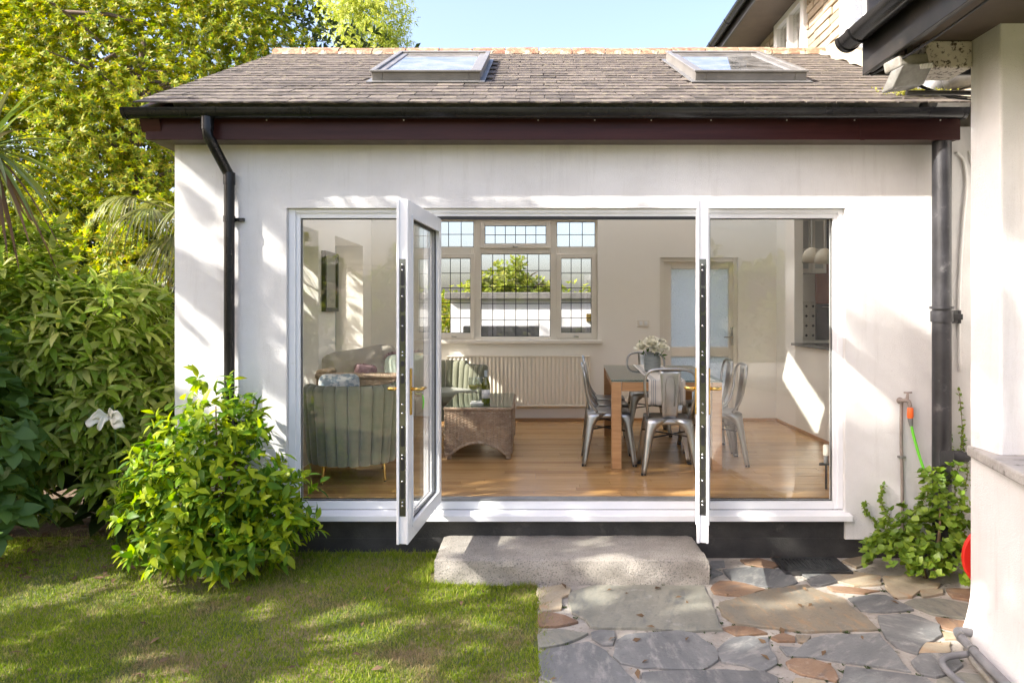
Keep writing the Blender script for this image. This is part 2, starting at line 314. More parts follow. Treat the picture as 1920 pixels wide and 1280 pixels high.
class MB:
    def __init__(s): s.v = []; s.f = []
    def add(s, vs, fs):
        b = len(s.v); s.v += [tuple(v) for v in vs]; s.f += [tuple(i+b for i in f) for f in fs]; return s
    def box(s, x0, x1, y0, y1, z0, z1, T=None):
        vs = [(x, y, z) for x in (x0, x1) for y in (y0, y1) for z in (z0, z1)]
        if T: vs = [T(*v) for v in vs]
        return s.add(vs, [(0, 1, 3, 2), (4, 6, 7, 5), (0, 4, 5, 1), (2, 3, 7, 6), (0, 2, 6, 4), (1, 5, 7, 3)])
    def panel(s, u0, u1, z0, z1, t0, t1, holes=(), T=None):
        """slab in u,z between thicknesses t0..t1 with rectangular holes (a,b,c,d)"""
        us = sorted({u0, u1, *[min(max(h[i], u0), u1) for h in holes for i in (0, 1)]})
        T = T or (lambda u, t, z: (u, t, z))
        for a, b in zip(us, us[1:]):
            if b-a < 1e-6: continue
            m = (a+b)/2; z = z0
            for h in sorted([h for h in holes if h[0] < m < h[1]], key=lambda h: h[2]):
                if h[2] > z+1e-6: s.box(a, b, t0, t1, z, h[2], T)
                z = max(z, h[3])
            if z < z1-1e-6: s.box(a, b, t0, t1, z, z1, T)
        return s
    def tube(s, pts, r, n=8, cap=True, squash=None):
        pts = [Vector(p) for p in pts]; k = len(pts); rs = r if isinstance(r, (list, tuple)) else [r]*k
        b = len(s.v); up = None
        for i, p in enumerate(pts):
            d = (pts[min(i+1, k-1)]-pts[max(i-1, 0)]).normalized()
            if up is None: up = Vector((0, 0, 1)) if abs(d.z) < .9 else Vector((0, 1, 0))
            x = d.cross(up).normalized(); y = x.cross(d).normalized(); up = y
            for j in range(n):
                a = 2*math.pi*j/n; q = p+rs[i]*(math.cos(a)*x+math.sin(a)*y); s.v.append(tuple(q))
        for i in range(k-1):
            for j in range(n):
                s.f.append((b+i*n+j, b+i*n+(j+1) % n, b+(i+1)*n+(j+1) % n, b+(i+1)*n+j))
        if cap: s.f.append(tuple(b+j for j in range(n))[::-1]); s.f.append(tuple(b+(k-1)*n+j for j in range(n)))
        return s
    def lathe(s, prof, c=(0, 0, 0), n=20, axis='z'):
        b = len(s.v); k = len(prof)
        for r, h in prof:
            for j in range(n):
                a = 2*math.pi*j/n; q = (r*math.cos(a), r*math.sin(a), h)
                if axis == 'y': q = (q[0], q[2], q[1])
                if axis == 'x': q = (q[2], q[0], q[1])
                s.v.append((c[0]+q[0], c[1]+q[1], c[2]+q[2]))
        for i in range(k-1):
            for j in range(n): s.f.append((b+i*n+j, b+i*n+(j+1) % n, b+(i+1)*n+(j+1) % n, b+(i+1)*n+j))
        if prof[0][0] > 1e-5: s.f.append(tuple(b+j for j in range(n))[::-1])
        if prof[-1][0] > 1e-5: s.f.append(tuple(b+(k-1)*n+j for j in range(n)))
        return s
    def prism(s, poly, vec):
        n = len(poly); vec = Vector(vec); vs = [Vector(p) for p in poly]; vs += [p+vec for p in vs]
        return s.add(vs, [tuple(range(n))[::-1], tuple(range(n, 2*n))]+[(i, (i+1) % n, n+(i+1) % n, n+i) for i in range(n)])
    def grid(s, fn, nu, nv, cu=False, cv=False):
        b = len(s.v); mu = nu if cu else nu+1; mv = nv if cv else nv+1
        for i in range(mu):
            for j in range(mv): s.v.append(tuple(fn(i/nu, j/nv)))
        for i in range(nu):
            for j in range(nv):
                s.f.append((b+i*mv+j, b+((i+1) % mu)*mv+j, b+((i+1) % mu)*mv+(j+1) % mv, b+i*mv+(j+1) % mv))
        return s
    def build(s, name, mat, parent=None, smooth=False, bevel=0, world=True, kind=None, solid=0):
        me = bpy.data.meshes.new(name); me.from_pydata(s.v, [], s.f)
        bm = bmesh.new(); bm.from_mesh(me); bmesh.ops.recalc_face_normals(bm, faces=bm.faces); bm.to_mesh(me); bm.free()
        if smooth:
            me.polygons.foreach_set('use_smooth', [True]*len(me.polygons))
            if smooth == 'auto': me.set_sharp_from_angle(angle=R(40))
        o = link_mesh(name, me, mat, parent, world, kind)
        if solid: md = o.modifiers.new('solid', 'SOLIDIFY'); md.thickness = solid
        if bevel: md = o.modifiers.new('bevel', 'BEVEL'); md.width = bevel; md.segments = 2; md.limit_method = 'ANGLE'
        return o
def spline(pts, n=6):
    P = [Vector(p) for p in pts]; P = [2*P[0]-P[1]]+P+[2*P[-1]-P[-2]]; out = []
    for i in range(1, len(P)-2):
        for k in range(n):
            t = k/n; a, b, c, d = P[i-1:i+3]
            out.append(.5*((2*b)+(c-a)*t+(2*a-5*b+4*c-d)*t*t+(3*b-a-3*c+d)*t**3))
    out.append(P[-2]); return out
def np_mesh(name, V, FQ):
    me = bpy.data.meshes.new(name); V = np.asarray(V, np.float32).reshape(-1, 3); FQ = np.asarray(FQ, np.int32); k = FQ.shape[1]
    me.vertices.add(len(V)); me.vertices.foreach_set('co', V.ravel())
    me.loops.add(FQ.size); me.loops.foreach_set('vertex_index', FQ.ravel())
    me.polygons.add(len(FQ)); me.polygons.foreach_set('loop_start', np.arange(0, FQ.size, k, dtype=np.int32))
    me.update(calc_edges=True); return me
def unit(a): return a/np.maximum(np.linalg.norm(a, axis=-1, keepdims=True), 1e-9)
def leaf_base(L, W, seg=4, fold=.25, curl=.25, pw=.85, kind='quad'):
    v = []; f = []
    for i in range(seg+1):
        t = i/seg; w = W/2*max(math.sin(math.pi*t**pw), .03)**.9; z = -curl*L*t*t
        v += [(-w, t*L, z+fold*w), (0, t*L, z), (w, t*L, z+fold*w)]
    for i in range(seg):
        a = 3*i; f += [(a, a+1, a+4, a+3), (a+1, a+2, a+5, a+4)]
    return np.array(v, float), np.array(f, int)
def leaf_lobed(L):
    v = []; f = []
    for a, l in ((0, 1), (52, .82), (-52, .82), (98, .5), (-98, .5)):
        a = R(a); d = np.array((math.sin(a), math.cos(a), 0)); s = np.array((math.cos(a), -math.sin(a), 0)); b = len(v)
        v += [(0, 0, 0), tuple(d*l*L*.5+s*l*L*.17), tuple(d*l*L+np.array((0, 0, -.12*L))), tuple(d*l*L*.5-s*l*L*.17)]; f.append((b, b+1, b+2, b+3))
    return np.array(v), np.array(f)
def leaf_frames(pos, d, nrm, scale):
    d = unit(d); x = unit(np.cross(d, nrm)); z = np.cross(x, d)
    M3 = np.stack([x, d, z], -1)*scale[:, None, None]; return pos, M3
def scatter(base, pos, M3):
    bv, bf = base; V = np.einsum('nij,kj->nki', M3, bv)+pos[:, None, :]
    Fq = bf[None]+(np.arange(len(pos))*len(bv))[:, None, None]; return V.reshape(-1, 3), Fq.reshape(-1, bf.shape[1])
def foliage(name, mat, parent, base, pos, M3, singles=0, single_name='leaf', smooth=True):
    """joined leaves, and the `singles` nearest to the viewer as leaves of their own sharing one mesh"""
    if singles:
        dist = np.linalg.norm(pos-np.array([0, CY, CZ]), axis=1); order = np.argsort(dist); near = order[:singles]; rest = order[singles:]
        me = np_mesh(single_name, *base); me.materials.append(MATS[mat]); me.polygons.foreach_set('use_smooth', [smooth]*len(me.polygons))
        for i in near:
            o = bpy.data.objects.new(single_name, me); COL.objects.link(o); attach(o, parent)
            m = Matrix([list(M3[i][r])+[pos[i][r]] for r in range(3)]+[[0, 0, 0, 1]]); o.matrix_basis = m
        pos, M3 = pos[rest], M3[rest]
    if len(pos) == 0: return
    me = np_mesh(name, *scatter(base, pos, M3)); me.polygons.foreach_set('use_smooth', [smooth]*len(me.polygons))
    return link_mesh(name, me, mat, parent, True, 'stuff')
def rand_dirs(n): return unit(rng.normal(size=(n, 3)))
def blob_points(c, r, n, shell=.55, lump=.18, lo=-1):
    """twig tips through an uneven ellipsoid, thickest near its skin"""
    d = rand_dirs(int(n*1.6)); d = d[d[:, 2] > lo][:n]; n = len(d)
    ph = rng.uniform(0, 6.3, 6); l = 1+lump*(np.sin(3*d[:, 0]*2+ph[0])*np.sin(4*d[:, 1]+ph[1])+np.sin(5*d[:, 2]+ph[2])*np.cos(4*d[:, 0]+ph[3])+.6*np.sin(9*d[:, 0]+ph[4])*np.sin(8*d[:, 2]+ph[5]))
    rad = shell+(1-shell)*rng.random(n)**.6
    return np.array(c)+d*(rad*l)[:, None]*np.array(r), d
def whorl(tips, dirs, k, size, up=.3, spread=.9, jitter=.25, droop=0, sj=.3, strew=.35):
    """k leaves fanning from every twig tip"""
    n = len(tips); ax = unit(dirs+np.array([0, 0, up])); a = unit(np.cross(ax, rand_dirs(n))); b = np.cross(ax, a)
    P = []; D = []; N = []
    for j in range(k):
        t = 2*math.pi*j/k+rng.uniform(-.5, .5, n); s = (spread+rng.normal(0, jitter, n))[:, None]
        dd = unit(ax+s*(np.cos(t)[:, None]*a+np.sin(t)[:, None]*b)+np.array([0, 0, -droop])); P.append(tips-ax*(size*strew*rng.random(n))[:, None]); D.append(dd); N.append(unit(ax*.8+np.array([0, 0, .6])+.3*rng.normal(size=(n, 3))))
    P, D, N = np.concatenate(P), np.concatenate(D), np.concatenate(N)
    return leaf_frames(P, D, N, 1+sj*rng.uniform(-1, 1, len(P)))

# ================================================================ ground, lawn, patio
def gh(x, y):
    """garden level: rises a little towards the house under the lawn"""
    k = min(max((y+.75)/.75, 0), 1); e = min(max((-.2-x)/.5, 0), 1)
    return GZ-.012+.05*k*e+.012*math.sin(x*2.1+1)*math.sin(y*2.7)*e
def axis(a, b, n): return [-400, -120, -50, -25, -12]+list(np.linspace(a, b, n))+[12, 25, 50, 120, 400]
gx = axis(-6, 4, 51); gy = axis(-6, 1, 41)
mb = MB()
mb.add([(x, y, gh(x, y)) for x in gx for y in gy], [(i*len(gy)+j, (i+1)*len(gy)+j, (i+1)*len(gy)+j+1, i*len(gy)+j+1) for i in range(len(gx)-1) for j in range(len(gy)-1)])
tag(mb.build('ground', 'ground_turf', smooth=True), kind='structure')
LX = .035                                                    # edge between lawn and patio
N = 265000
bx = rng.uniform(-4.3, LX+.07, N); by = -2.3+3.0*rng.random(N)
keep = ~((bx > -.66) & (by > -.50)) & ~((bx > -2.62) & (by > -.03)) & ~((bx < -2.6) & (by > .42+.1*np.sin(bx*5)-.2*rng.random(N))) & ~(((bx+2.10)**2+(by+.27)**2 < .11) & (rng.random(N) < .75)) & (bx < LX-.008+.026*np.sin(by*6)+.018*np.sin(by*17+1)+.012*np.sin(by*61)+.06*rng.random(N)**3)
thin = .5+.5*np.sin(bx*2.3+by*1.7)*np.sin(by*3.1-bx*1.1)
keep &= rng.random(N) < .55+.45*thin
bx, by = bx[keep], by[keep]; n = len(bx)
bz = np.array([gh(a, b) for a, b in zip(bx, by)])
an = rng.uniform(0, 6.283, n); h = rng.uniform(.008, .027, n)*(1+.5*(rng.random(n) < .06)); w = rng.uniform(.0022, .0042, n); le = rng.uniform(.2, 1.0, n)*h; la = rng.uniform(0, 6.283, n)
# longer tufts the mower misses: along the plinth, the step and the patio edge
k_ = 1500; ex_ = np.concatenate([rng.uniform(-1.75, -.68, k_), np.full(700, -.66)-.03*rng.random(700)**2, rng.uniform(-.64, .02, 900), LX+.03*rng.normal(size=1500)])
ey_ = np.concatenate([-.03-.10*rng.random(k_)**2, rng.uniform(-.5, -.02, 700), -.50-.04*rng.random(900)**2, rng.uniform(-2.2, -.5, 1500)])
clump = np.sin(ex_*23+ey_*31)+np.sin(ex_*61-ey_*17) > -.2; ex_, ey_ = ex_[clump], ey_[clump]; m_ = len(ex_)
bx = np.concatenate([bx, ex_]); by = np.concatenate([by, ey_]); bz = np.concatenate([bz, [gh(a, b) for a, b in zip(ex_, ey_)]]); n = len(bx)
an = np.concatenate([an, rng.uniform(0, 6.283, m_)]); h = np.concatenate([h, rng.uniform(.015, .045, m_)]); w = np.concatenate([w, rng.uniform(.002, .0036, m_)]); le = np.concatenate([le, rng.uniform(.01, .05, m_)]); la = np.concatenate([la, rng.uniform(0, 6.283, m_)])
P0 = np.stack([bx-np.cos(an)*w, by-np.sin(an)*w, bz-.004], 1); P1 = np.stack([bx+np.cos(an)*w, by+np.sin(an)*w, bz-.004], 1)
P2 = np.stack([bx+np.cos(la)*le, by+np.sin(la)*le, bz+h], 1)
V = np.stack([P0, P1, P2], 1).reshape(-1, 3)
go = link_mesh('lawn_grass', np_mesh('lawn_grass', V, np.arange(3*n).reshape(-1, 3)), 'grass_blade')
tag(go, 'short mown lawn with straw coloured dry patches', 'grass', kind='stuff')
# soil bed under the shrubs
mb = MB(); pts = [(-9, 3.2), (-9, .3), (-4.3, .34), (-3.4, .30), (-2.9, .36), (-2.55, .3), (-2.5, 3.2)]
mb.add([(x, y, gh(x, y)+.012) for x, y in pts], [tuple(range(len(pts)))])
tag(mb.build('flower_bed', 'soil'), kind='structure')
# fallen dry leaves on the bed
lp = np.stack([np.concatenate([rng.uniform(-4.4, -2.0, 330), rng.uniform(-3, 2.2, 90)]), np.concatenate([rng.uniform(-.45, .75, 330), rng.uniform(-2.0, -.5, 90)]), np.zeros(420)], 1); lp[:, 2] = [gh(a, b)+.026 for a, b, _ in lp]
d = rand_dirs(420); d[:, 2] *= .2
o = foliage('fallen_leaves', 'leaf_dead', None, leaf_base(.05, .025, 2), *leaf_frames(lp, d, np.array([0, 0, 1.])+.4*rand_dirs(420), rng.uniform(.6, 1.3, 420)))
tag(o, 'scatter of dry brown fallen leaves on the soil bed', 'leaves', kind='stuff')

patio = MB(); patio.box(LX-.01, 3.3, -3.2, .02, GZ-.2, GZ-.0085)
patio = tag(patio.build('patio', 'grout'), kind='structure')
def c2(p): return [(990+x/3.878, 950+y/3.878) for x, y in p]
def c3(p): return [(1400+x/3.878, 950+y/3.878) for x, y in p]
MOSS = []
STONES = [
 ('slab_green', c2([(310,625),(480,572),(1280,572),(1300,640),(1405,890),(1180,900),(900,880),(470,872),(430,820),(330,770),(300,700)])),
 ('slab_pale', c2([(75,600),(250,572),(310,600),(290,640),(235,660),(240,740),(100,760),(90,690)])),
 ('slab_rust', c2([(85,790),(130,770),(260,795),(355,835),(200,865),(90,865)])),
 ('slab_green', c2([(80,930),(200,895),(425,920),(300,975),(90,1020)])),
 ('slab_grey', c2([(85,1080),(150,1035),(440,985),(560,1050),(760,1250),(790,1330),(300,1330),(110,1240)])),
 ('slab_grey', c2([(470,915),(530,895),(615,905),(612,995),(540,995),(480,950)])),
 ('slab_grey', c2([(650,975),(720,935),(870,920),(1080,905),(1210,925),(1300,990),(1350,1020),(1370,1110),(1260,1175),(1000,1165),(840,1160),(690,1130),(630,1080)])),
 ('slab_grey', c2([(840,1210),(1000,1200),(1440,1190),(1700,1195),(1800,1240),(1800,1480),(800,1480)])),
 ('slab_rust', c2([(1335,590),(1400,540),(1500,545),(1720,600),(1560,640),(1440,635),(1360,625)])),
 ('slab_brown', c3([(0,650),(160,600),(430,565),(560,625),(700,660),(745,720),(860,790),(945,885),(700,895),(440,905),(130,870),(-60,850),(-170,780),(-190,700)])),
 ('slab_grey', c2([(1390,1030),(1480,955),(1600,940),(1740,950),(1750,1010),(1790,1080),(1800,1130),(1700,1190),(1570,1140),(1420,1120)])),
 ('slab_rust', c2([(1420,880),(1500,865),(1640,880),(1730,915),(1520,925)])),
 ('slab_grey', c3([(-165,455),(0,440),(130,448),(310,460),(360,545),(215,590),(160,575),(-90,540)])),
 ('slab_grey', c2([(1335,395),(1420,390),(1425,430),(1340,436)])), ('slab_grey', c2([(1335,444),(1405,480),(1335,512)])),
 ('slab_rust', c3([(-40,385),(90,378),(240,420),(180,440),(0,412)])),
 ('slab_rust', c3([(180,370),(340,370),(435,462),(300,468),(270,430),(240,390)])),
 ('slab_brown', c3([(700,395),(840,362),(910,398),(800,440)])), ('slab_grey', c3([(390,482),(540,475),(580,480),(470,518)])),
 ('slab_grey', c3([(450,528),(590,488),(650,540),(540,570),(470,560)])), ('slab_pale', c3([(600,480),(720,465),(960,500),(970,560),(780,572),(660,540)])),
 ('slab_rust', c3([(595,578),(720,580),(960,605),(850,625),(640,608)])), ('slab_pale', c3([(1000,510),(1200,500),(1400,560),(1380,595),(1260,600),(1200,650),(1080,660),(1030,600)])),
 ('slab_pale', c3([(1275,610),(1420,602),(1420,632),(1290,655)])), ('slab_rust', c3([(1460,600),(1640,600),(1640,678),(1500,655)])),
 ('slab_grey', c3([(745,662),(920,637),(1010,642),(1205,745),(1000,757),(840,747)])), ('slab_green', c3([(1150,702),(1240,672),(1400,672),(1660,720),(1660,805),(1540,800),(1350,775)])),
 ('slab_grey', c3([(960,792),(1200,785),(1400,860),(1405,930),(1300,985),(1245,1062),(1090,1010),(1020,950),(985,880)])), ('slab_rust', c3([(1385,802),(1640,835),(1640,905),(1560,905),(1430,872)])),
 ('slab_pale', c3([(1435,912),(1550,922),(1540,950),(1450,955)])), ('slab_rust', c3([(190,950),(260,922),(340,945),(340,970),(230,972)])), ('slab_brown', c3([(365,935),(460,940),(430,980),(380,975)])),
 ('slab_grey', c3([(250,1012),(400,1022),(480,962),(600,932),(960,925),(1020,1000),(1090,1090),(1180,1190),(850,1140),(560,1095),(300,1075)])), ('slab_pale', c3([(1262,1060),(1312,995),(1480,988),(1470,1050),(1380,1066)])),
 ('slab_grey', c3([(1205,1125),(1270,1072),(1500,1072),(1560,1150),(1500,1190),(1380,1230),(1280,1210)])), ('slab_rust', c3([(300,1130),(350,1105),(480,1110),(600,1145),(650,1240),(640,1260),(520,1235),(400,1210),(320,1170)])),
 ('slab_grey', c3([(690,1275),(730,1162),(900,1187),(1290,1242),(1350,1290),(1350,1480),(690,1480)])), ('slab_pale', c3([(345,1290),(360,1248),(560,1268),(600,1310),(560,1480),(345,1480)])),
 ('slab_grey', c2([(60,1290),(260,1340),(790,1360),(760,1480),(60,1480)])), ('slab_green', c3([(1400,1270),(1560,1210),(1800,1230),(1800,1480),(1400,1480)]))]
rs = random.Random(5)
for mname, poly in STONES:
    pts = [Vector((*G(px, py), 0)) for px, py in poly]; out = []
    for i, p in enumerate(pts):                              # riven, slightly ragged edges
        q = pts[(i+1) % len(pts)]; L = (q-p).length; k = max(1, int(L/.05)); nrm = Vector((-(q-p).y, (q-p).x, 0)).normalized()
        for j in range(k): out.append(p.lerp(q, j/k)+nrm*(rs.uniform(-.008, .008)*(1 if j else .4)))
    c = sum(out, Vector())/len(out); out = [p+(p-c).normalized()*.010 for p in out]
    MOSS += [p+(p-c).normalized()*rs.uniform(.004, .02) for p in out if rs.random() < .16]
    top = GZ+rs.uniform(.002, .008); tx, ty = rs.uniform(-.008, .008), rs.uniform(-.008, .008); c = sum(out, Vector())/len(out)
    mb = MB(); mb.prism([(p.x, p.y, GZ-.03) for p in out], (0, 0, .03)); k = len(out)
    for i in range(k, 2*k):
        x, y, z = mb.v[i]; mb.v[i] = (x, y, top+(x-c.x)*tx+(y-c.y)*ty)
    mb.build('paving_stone', mname, patio, bevel=.003)
mp_ = np.array([(p.x+rs.gauss(0, .006), p.y+rs.gauss(0, .006), GZ-.0075) for p in MOSS for _ in range(rs.choice((1, 1, 4, 8)))])
jm = foliage('joint_moss', 'leaf_hedge', None, leaf_base(.014, .007, 2), *whorl(mp_, np.tile([0, 0, 1.], (len(mp_), 1)), 3, .01, up=.5, spread=1.0))
tag(jm, 'small tufts of moss and weed in the paving joints', 'moss', kind='stuff')
# slotted drain cover beside the wall
dc = thing('drain_cover', 'black slotted drain cover set in the paving against the black plinth', 'drain cover', (1.86, -.19, GZ))
mb = MB(); mb.panel(1.66, 2.06, -.30, -.06, GZ+.01, GZ+.024, [(1.69+.025*i, 1.70+.025*i, -.27, -.09) for i in range(14)], T=lambda u, t, z: (u, z, t)); mb.build('grate', 'dark_steel', dc)
mb = MB(); mb.panel(1.64, 2.08, -.32, -.04, GZ+.0, GZ+.02, [(1.661, 2.059, -.299, -.061)], T=lambda u, t, z: (u, z, t)); mb.build('rim', 'dark_steel', dc)
# concrete door step with rough worn edges
def step_fn():
    mb = MB(); x0, x1, y0, y1, z1 = -.622, 1.108, -.47, .03, GZ+.147; nx, ny, nz = 46, 14, 6
    def wob(x, y, z): return .004*math.sin(x*9.3+z*7)+.003*math.sin(x*23+z*31)+.002*math.sin(x*57+y*41+z*19)+.003*rs.uniform(-1, 1)
    mb.grid(lambda u, v: (x0+(x1-x0)*u-(.035 if u < .01 else 0)*0, y0+.012+(y1-y0-.012)*v, z1+.3*wob(u*2, v, 0)-(.005 if v < .02 else 0)-(.004 if u in (0, 1) else 0)), nx, ny)
    mb.grid(lambda u, v: (x0+(x1-x0)*u, y0+wob(u*2, 0, v)+.009*(v > .99), z1-.008-(1-v)*(z1-.008-GZ+.05)), nx, nz)
    for xx in (x0, x1): mb.grid(lambda u, v: (xx+wob(1, u, v)*.6, y0+.01+(y1-y0)*u, z1-.01-(1-v)*(z1-.01-GZ+.05)), ny, nz)
    return mb
o = step_fn().build('door_step', 'concrete', smooth=True)
bm = bmesh.new(); bm.from_mesh(o.data); bmesh.ops.remove_doubles(bm, verts=bm.verts, dist=.013); bm.to_mesh(o.data); bm.free(); o.data.set_sharp_from_angle(angle=R(28))
tag(o, 'long rough concrete step in front of the open doors', 'step')

# ================================================================ garden room (the extension)
house = thing('garden_room', 'white rendered garden room with slate roof, two skylights and open glazed doors', 'building', (0, 0, GZ))
OX0, OX1, OZ0, OZ1 = -1.715, 2.167, -.13, 2.037              # opening of the glazed screen
mb = MB(); mb.panel(-2.49, 3.12, -.262, 2.60, 0, .26, [(OX0, OX1, -.3, OZ1)]); mb.build('front_wall', 'render_white', house)
mb = MB(); mb.box(-2.47, 3.1, .022, .25, GZ-.15, -.262); mb.box(OX0-.0, OX1, .024, .25, -.2619, OZ0-.012); mb.build('plinth', 'plinth_black', house)
tanA = .479; A = math.atan(tanA); ca, sa = math.cos(A), math.sin(A); RY, RZ = -.26, 2.69; RIDGE = 2.34
VL = (RIDGE-RY)/ca
def RF(u, w, v): return (u, RY+v*ca-w*sa, RZ+v*sa+w*ca)      # x, height off the roof plane, distance up the slope
ridge_z = RZ+(RIDGE-RY)*tanA; BY = 4.15
def RB(u, w, v): return (u, BY-v*ca+w*sa, ridge_z-(BY-RIDGE)*tanA+v*sa+w*ca)
WIN = [(.50, 1.52, .45, 2.045), (2.06, 3.23, .45, 2.06)]
mb = MB(); T = lambda u, t, z: (t, u, z)
mb.panel(.26, 3.95, GZ-.1, 2.62, -2.485, -1.95, WIN, T)
mb.prism([(-2.485, .0, 2.62), (-2.485, BY-.2, 2.62), (-2.485, BY-.2, ridge_z-(BY-.2-RIDGE)*tanA-.2), (-2.485, RIDGE, ridge_z-.2), (-2.485, .12, RZ+.38*tanA-.2)], (.535, 0, 0))
mb.build('side_wall', 'render_white', house)
mb = MB(); mb.panel(.262, 3.648, 0, 2.62, -1.949, -1.944, [(a, b, c, d) for a, b, c, d in WIN], T)
mb.prism([(-1.949, .262, 2.62), (-1.949, 3.648, 2.62), (-1.949, 3.648, ridge_z-(3.65-RIDGE)*tanA-.21), (-1.949, RIDGE, ridge_z-.21), (-1.949, .262, RZ+.52*tanA-.21)], (.005, 0, 0))
for a, b, c, d in WIN:                                      # plastered reveals
    mb.box(-2.25, -1.946, b-.006, b-.001, c, d); mb.box(-2.25, -1.946, a+.001, a+.006, c, d); mb.box(-2.25, -1.946, a, b, d-.006, d-.001); mb.box(-2.25, -1.92, a, b, c+.001, c+.02)
mb.build('inner_side_wall', 'inner_wall', house)
BW = 3.65
bwin = (PX(815, 3.7), PX(1120, 3.7), PZ(637, 3.7), PZ(411, 3.7)); bdoor = (1.52, 2.46, -.01, 1.955)
mb = MB(); mb.panel(-1.95, 2.97, -.005, 3.1, BW, BW+.3, [bwin, bdoor]); mb.build('back_wall', 'inner_wall', house)
mb = MB(); mb.panel(-1.95, 2.92, 0, 2.58, .2605, .266, [(OX0, OX1, -.1, OZ1)]); mb.build('inner_front_wall', 'inner_wall', house)
# right-hand inner wall with the kitchen hatch above a half wall
KO = (.95, 3.06, .93, 2.42)
mb = MB(); mb.panel(.262, BW-.001, 0, 2.45, 2.92, 3.02, [KO], T)
mb.prism([(2.92, .262, 2.45), (2.92, BW-.001, 2.45), (2.92, BW-.001, ridge_z-(BW-RIDGE)*tanA-.21), (2.92, RIDGE, ridge_z-.21), (2.92, .262, RZ+.52*tanA-.21)], (.1, 0, 0))
mb.build('kitchen_half_wall', 'inner_wall', house)
mb = MB(); mb.box(2.88, 3.5, .95, 3.05, .931, .96); mb.build('worktop', 'worktop', house, bevel=.004)
mb = MB(); mb.box(3.02, 4.75, 3.62, 3.7, 0, 2.46); mb.box(4.7, 4.75, .6, 3.62, 0, 2.46); mb.box(3.02, 4.7, .6, .66, 0, 2.46); mb.box(3.02, 4.75, .6, 3.7, 2.46, 2.5); mb.build('kitchen_wall', 'inner_wall', house)
for (u0, u1, v0, v1) in ((2.02, 2.05, 0, 0),): pass
mb = MB(); mb.box(-1.944, 1.52, BW-.016, BW-.001, .002, .03); mb.box(2.46, 2.919, BW-.016, BW-.001, .002, .03); mb.box(2.903, 2.919, .27, BW-.017, .002, .03); mb.build('skirting', 'oak', house)
# floor boards
sub = MB(); sub.box(-1.95, 4.75, .12, 3.66, -.14, -.006); fl = sub.build('floor', 'dark_wood', house)
pm = MB(); pm.box(0, 1, 0, 1, -.012, 0); pme = pm.build('floor_board', 'floor_wood', fl); pmesh = pme.data; first = True
rw = .0925; y = .122; row = 0
while y < 3.64:
    x = -1.945-rs.random()*.9
    while x < 2.915:
        L = rs.choice((.75, .95, 1.15, 1.3)); a = max(x, -1.945); b = min(x+L, 2.915)
        if b-a > .03:
            o = pme if first else pme.copy()
            if not first: COL.objects.link(o)
            first = False; o.location = (a, y, rs.uniform(-.0006, .0004)); o.scale = (b-a-.0016, min(rw, 3.645-y)-.0014, 1)
        x += L
    y += rw; row += 1

# ---- roof
SKYB = [(-1.85, -.45, .34, 1.88), (-.20, 1.15, .34, 1.88), (1.4, 2.75, .34, 1.88)]
roofslab = MB(); SKY = [(-1.235, -.405, .86, 2.20), (1.235, 2.085, .86, 2.20)]
roofslab.panel(-2.59, 3.02, .24, VL-.02, -.15, -.012, [(a+.06, b-.06, c+.06, d-.06) for a, b, c, d in SKY], RF)
roofslab.panel(-2.59, 3.02, 0, (BY-RIDGE)/ca-.02, -.15, -.012, [(a, b, c, d) for a, b, c, d in SKYB], RB)
roof = roofslab.build('roof', 'ceiling_white', house)
NS = 4; smeshes = []
for k in range(NS):
    mb = MB(); w = .196; h = .25; nx = 5
    low = [rs.uniform(-.006, .006) for _ in range(nx+1)]; low[0] += rs.choice((0, .008, .0)); low[-1] += rs.choice((0, .01, 0))
    top = [(-w/2+w*i/nx, low[i], .0035) for i in range(nx+1)]+[(w/2, h, .0035), (-w/2, h, .0035)]
    mb.prism([(x, y, -.0045) for x, y, _ in top], (0, 0, .009))
    o = mb.build('slate', 'slate_roof', roof); smeshes.append(o.data); bpy.data.objects.remove(o)
places = []; gauge = .137; nrow = int(VL/gauge)
for r in range(nrow+1):
    v = -.035+r*gauge; off = .1 if r % 2 else 0
    for c in range(30):
        u = -2.62+.1+c*.2-off+rs.uniform(-.004, .004)
        if u < -2.63 or u > 3.0: continue
        hs_ = 1.0
        if u < -2.57: u += .05; hs_ = .5
        if any(a-.05 < u < b+.05 and c_-.16 < v < d_+.0 for a, b, c_, d_ in SKY): continue
        if v+.25 > VL+.08: continue
        places.append((u, v+rs.uniform(-.005, .005), hs_))
def slate_matrix(u, v, w=1.0):
    o = Vector(RF(u, .012, v)); tilt = A-.045+rs.uniform(-.012, .012); return Matrix.Translation(o) @ Matrix.Rotation(tilt, 4, 'X') @ Matrix.Rotation(rs.uniform(-.012, .012), 4, 'Z') @ Matrix.Rotation(rs.uniform(-.01, .01), 4, 'Y') @ Matrix.Diagonal((w, 1, 1, 1))
places.sort(key=lambda p: p[1])
for i, (u, v, w) in enumerate(places[:300]):
    o = bpy.data.objects.new('slate', smeshes[i*7 % NS]); COL.objects.link(o); attach(o, roof); o.matrix_basis = slate_matrix(u, v, w)
mb = MB()
for u, v, w in places[300:]:
    m = slate_matrix(u, v, w); me = rs.choice(smeshes); mb.add([m @ q.co for q in me.vertices], [tuple(p.vertices) for p in me.polygons])
mb.build('upper_slates', 'slate_roof', roof, kind='stuff')
x = -2.62
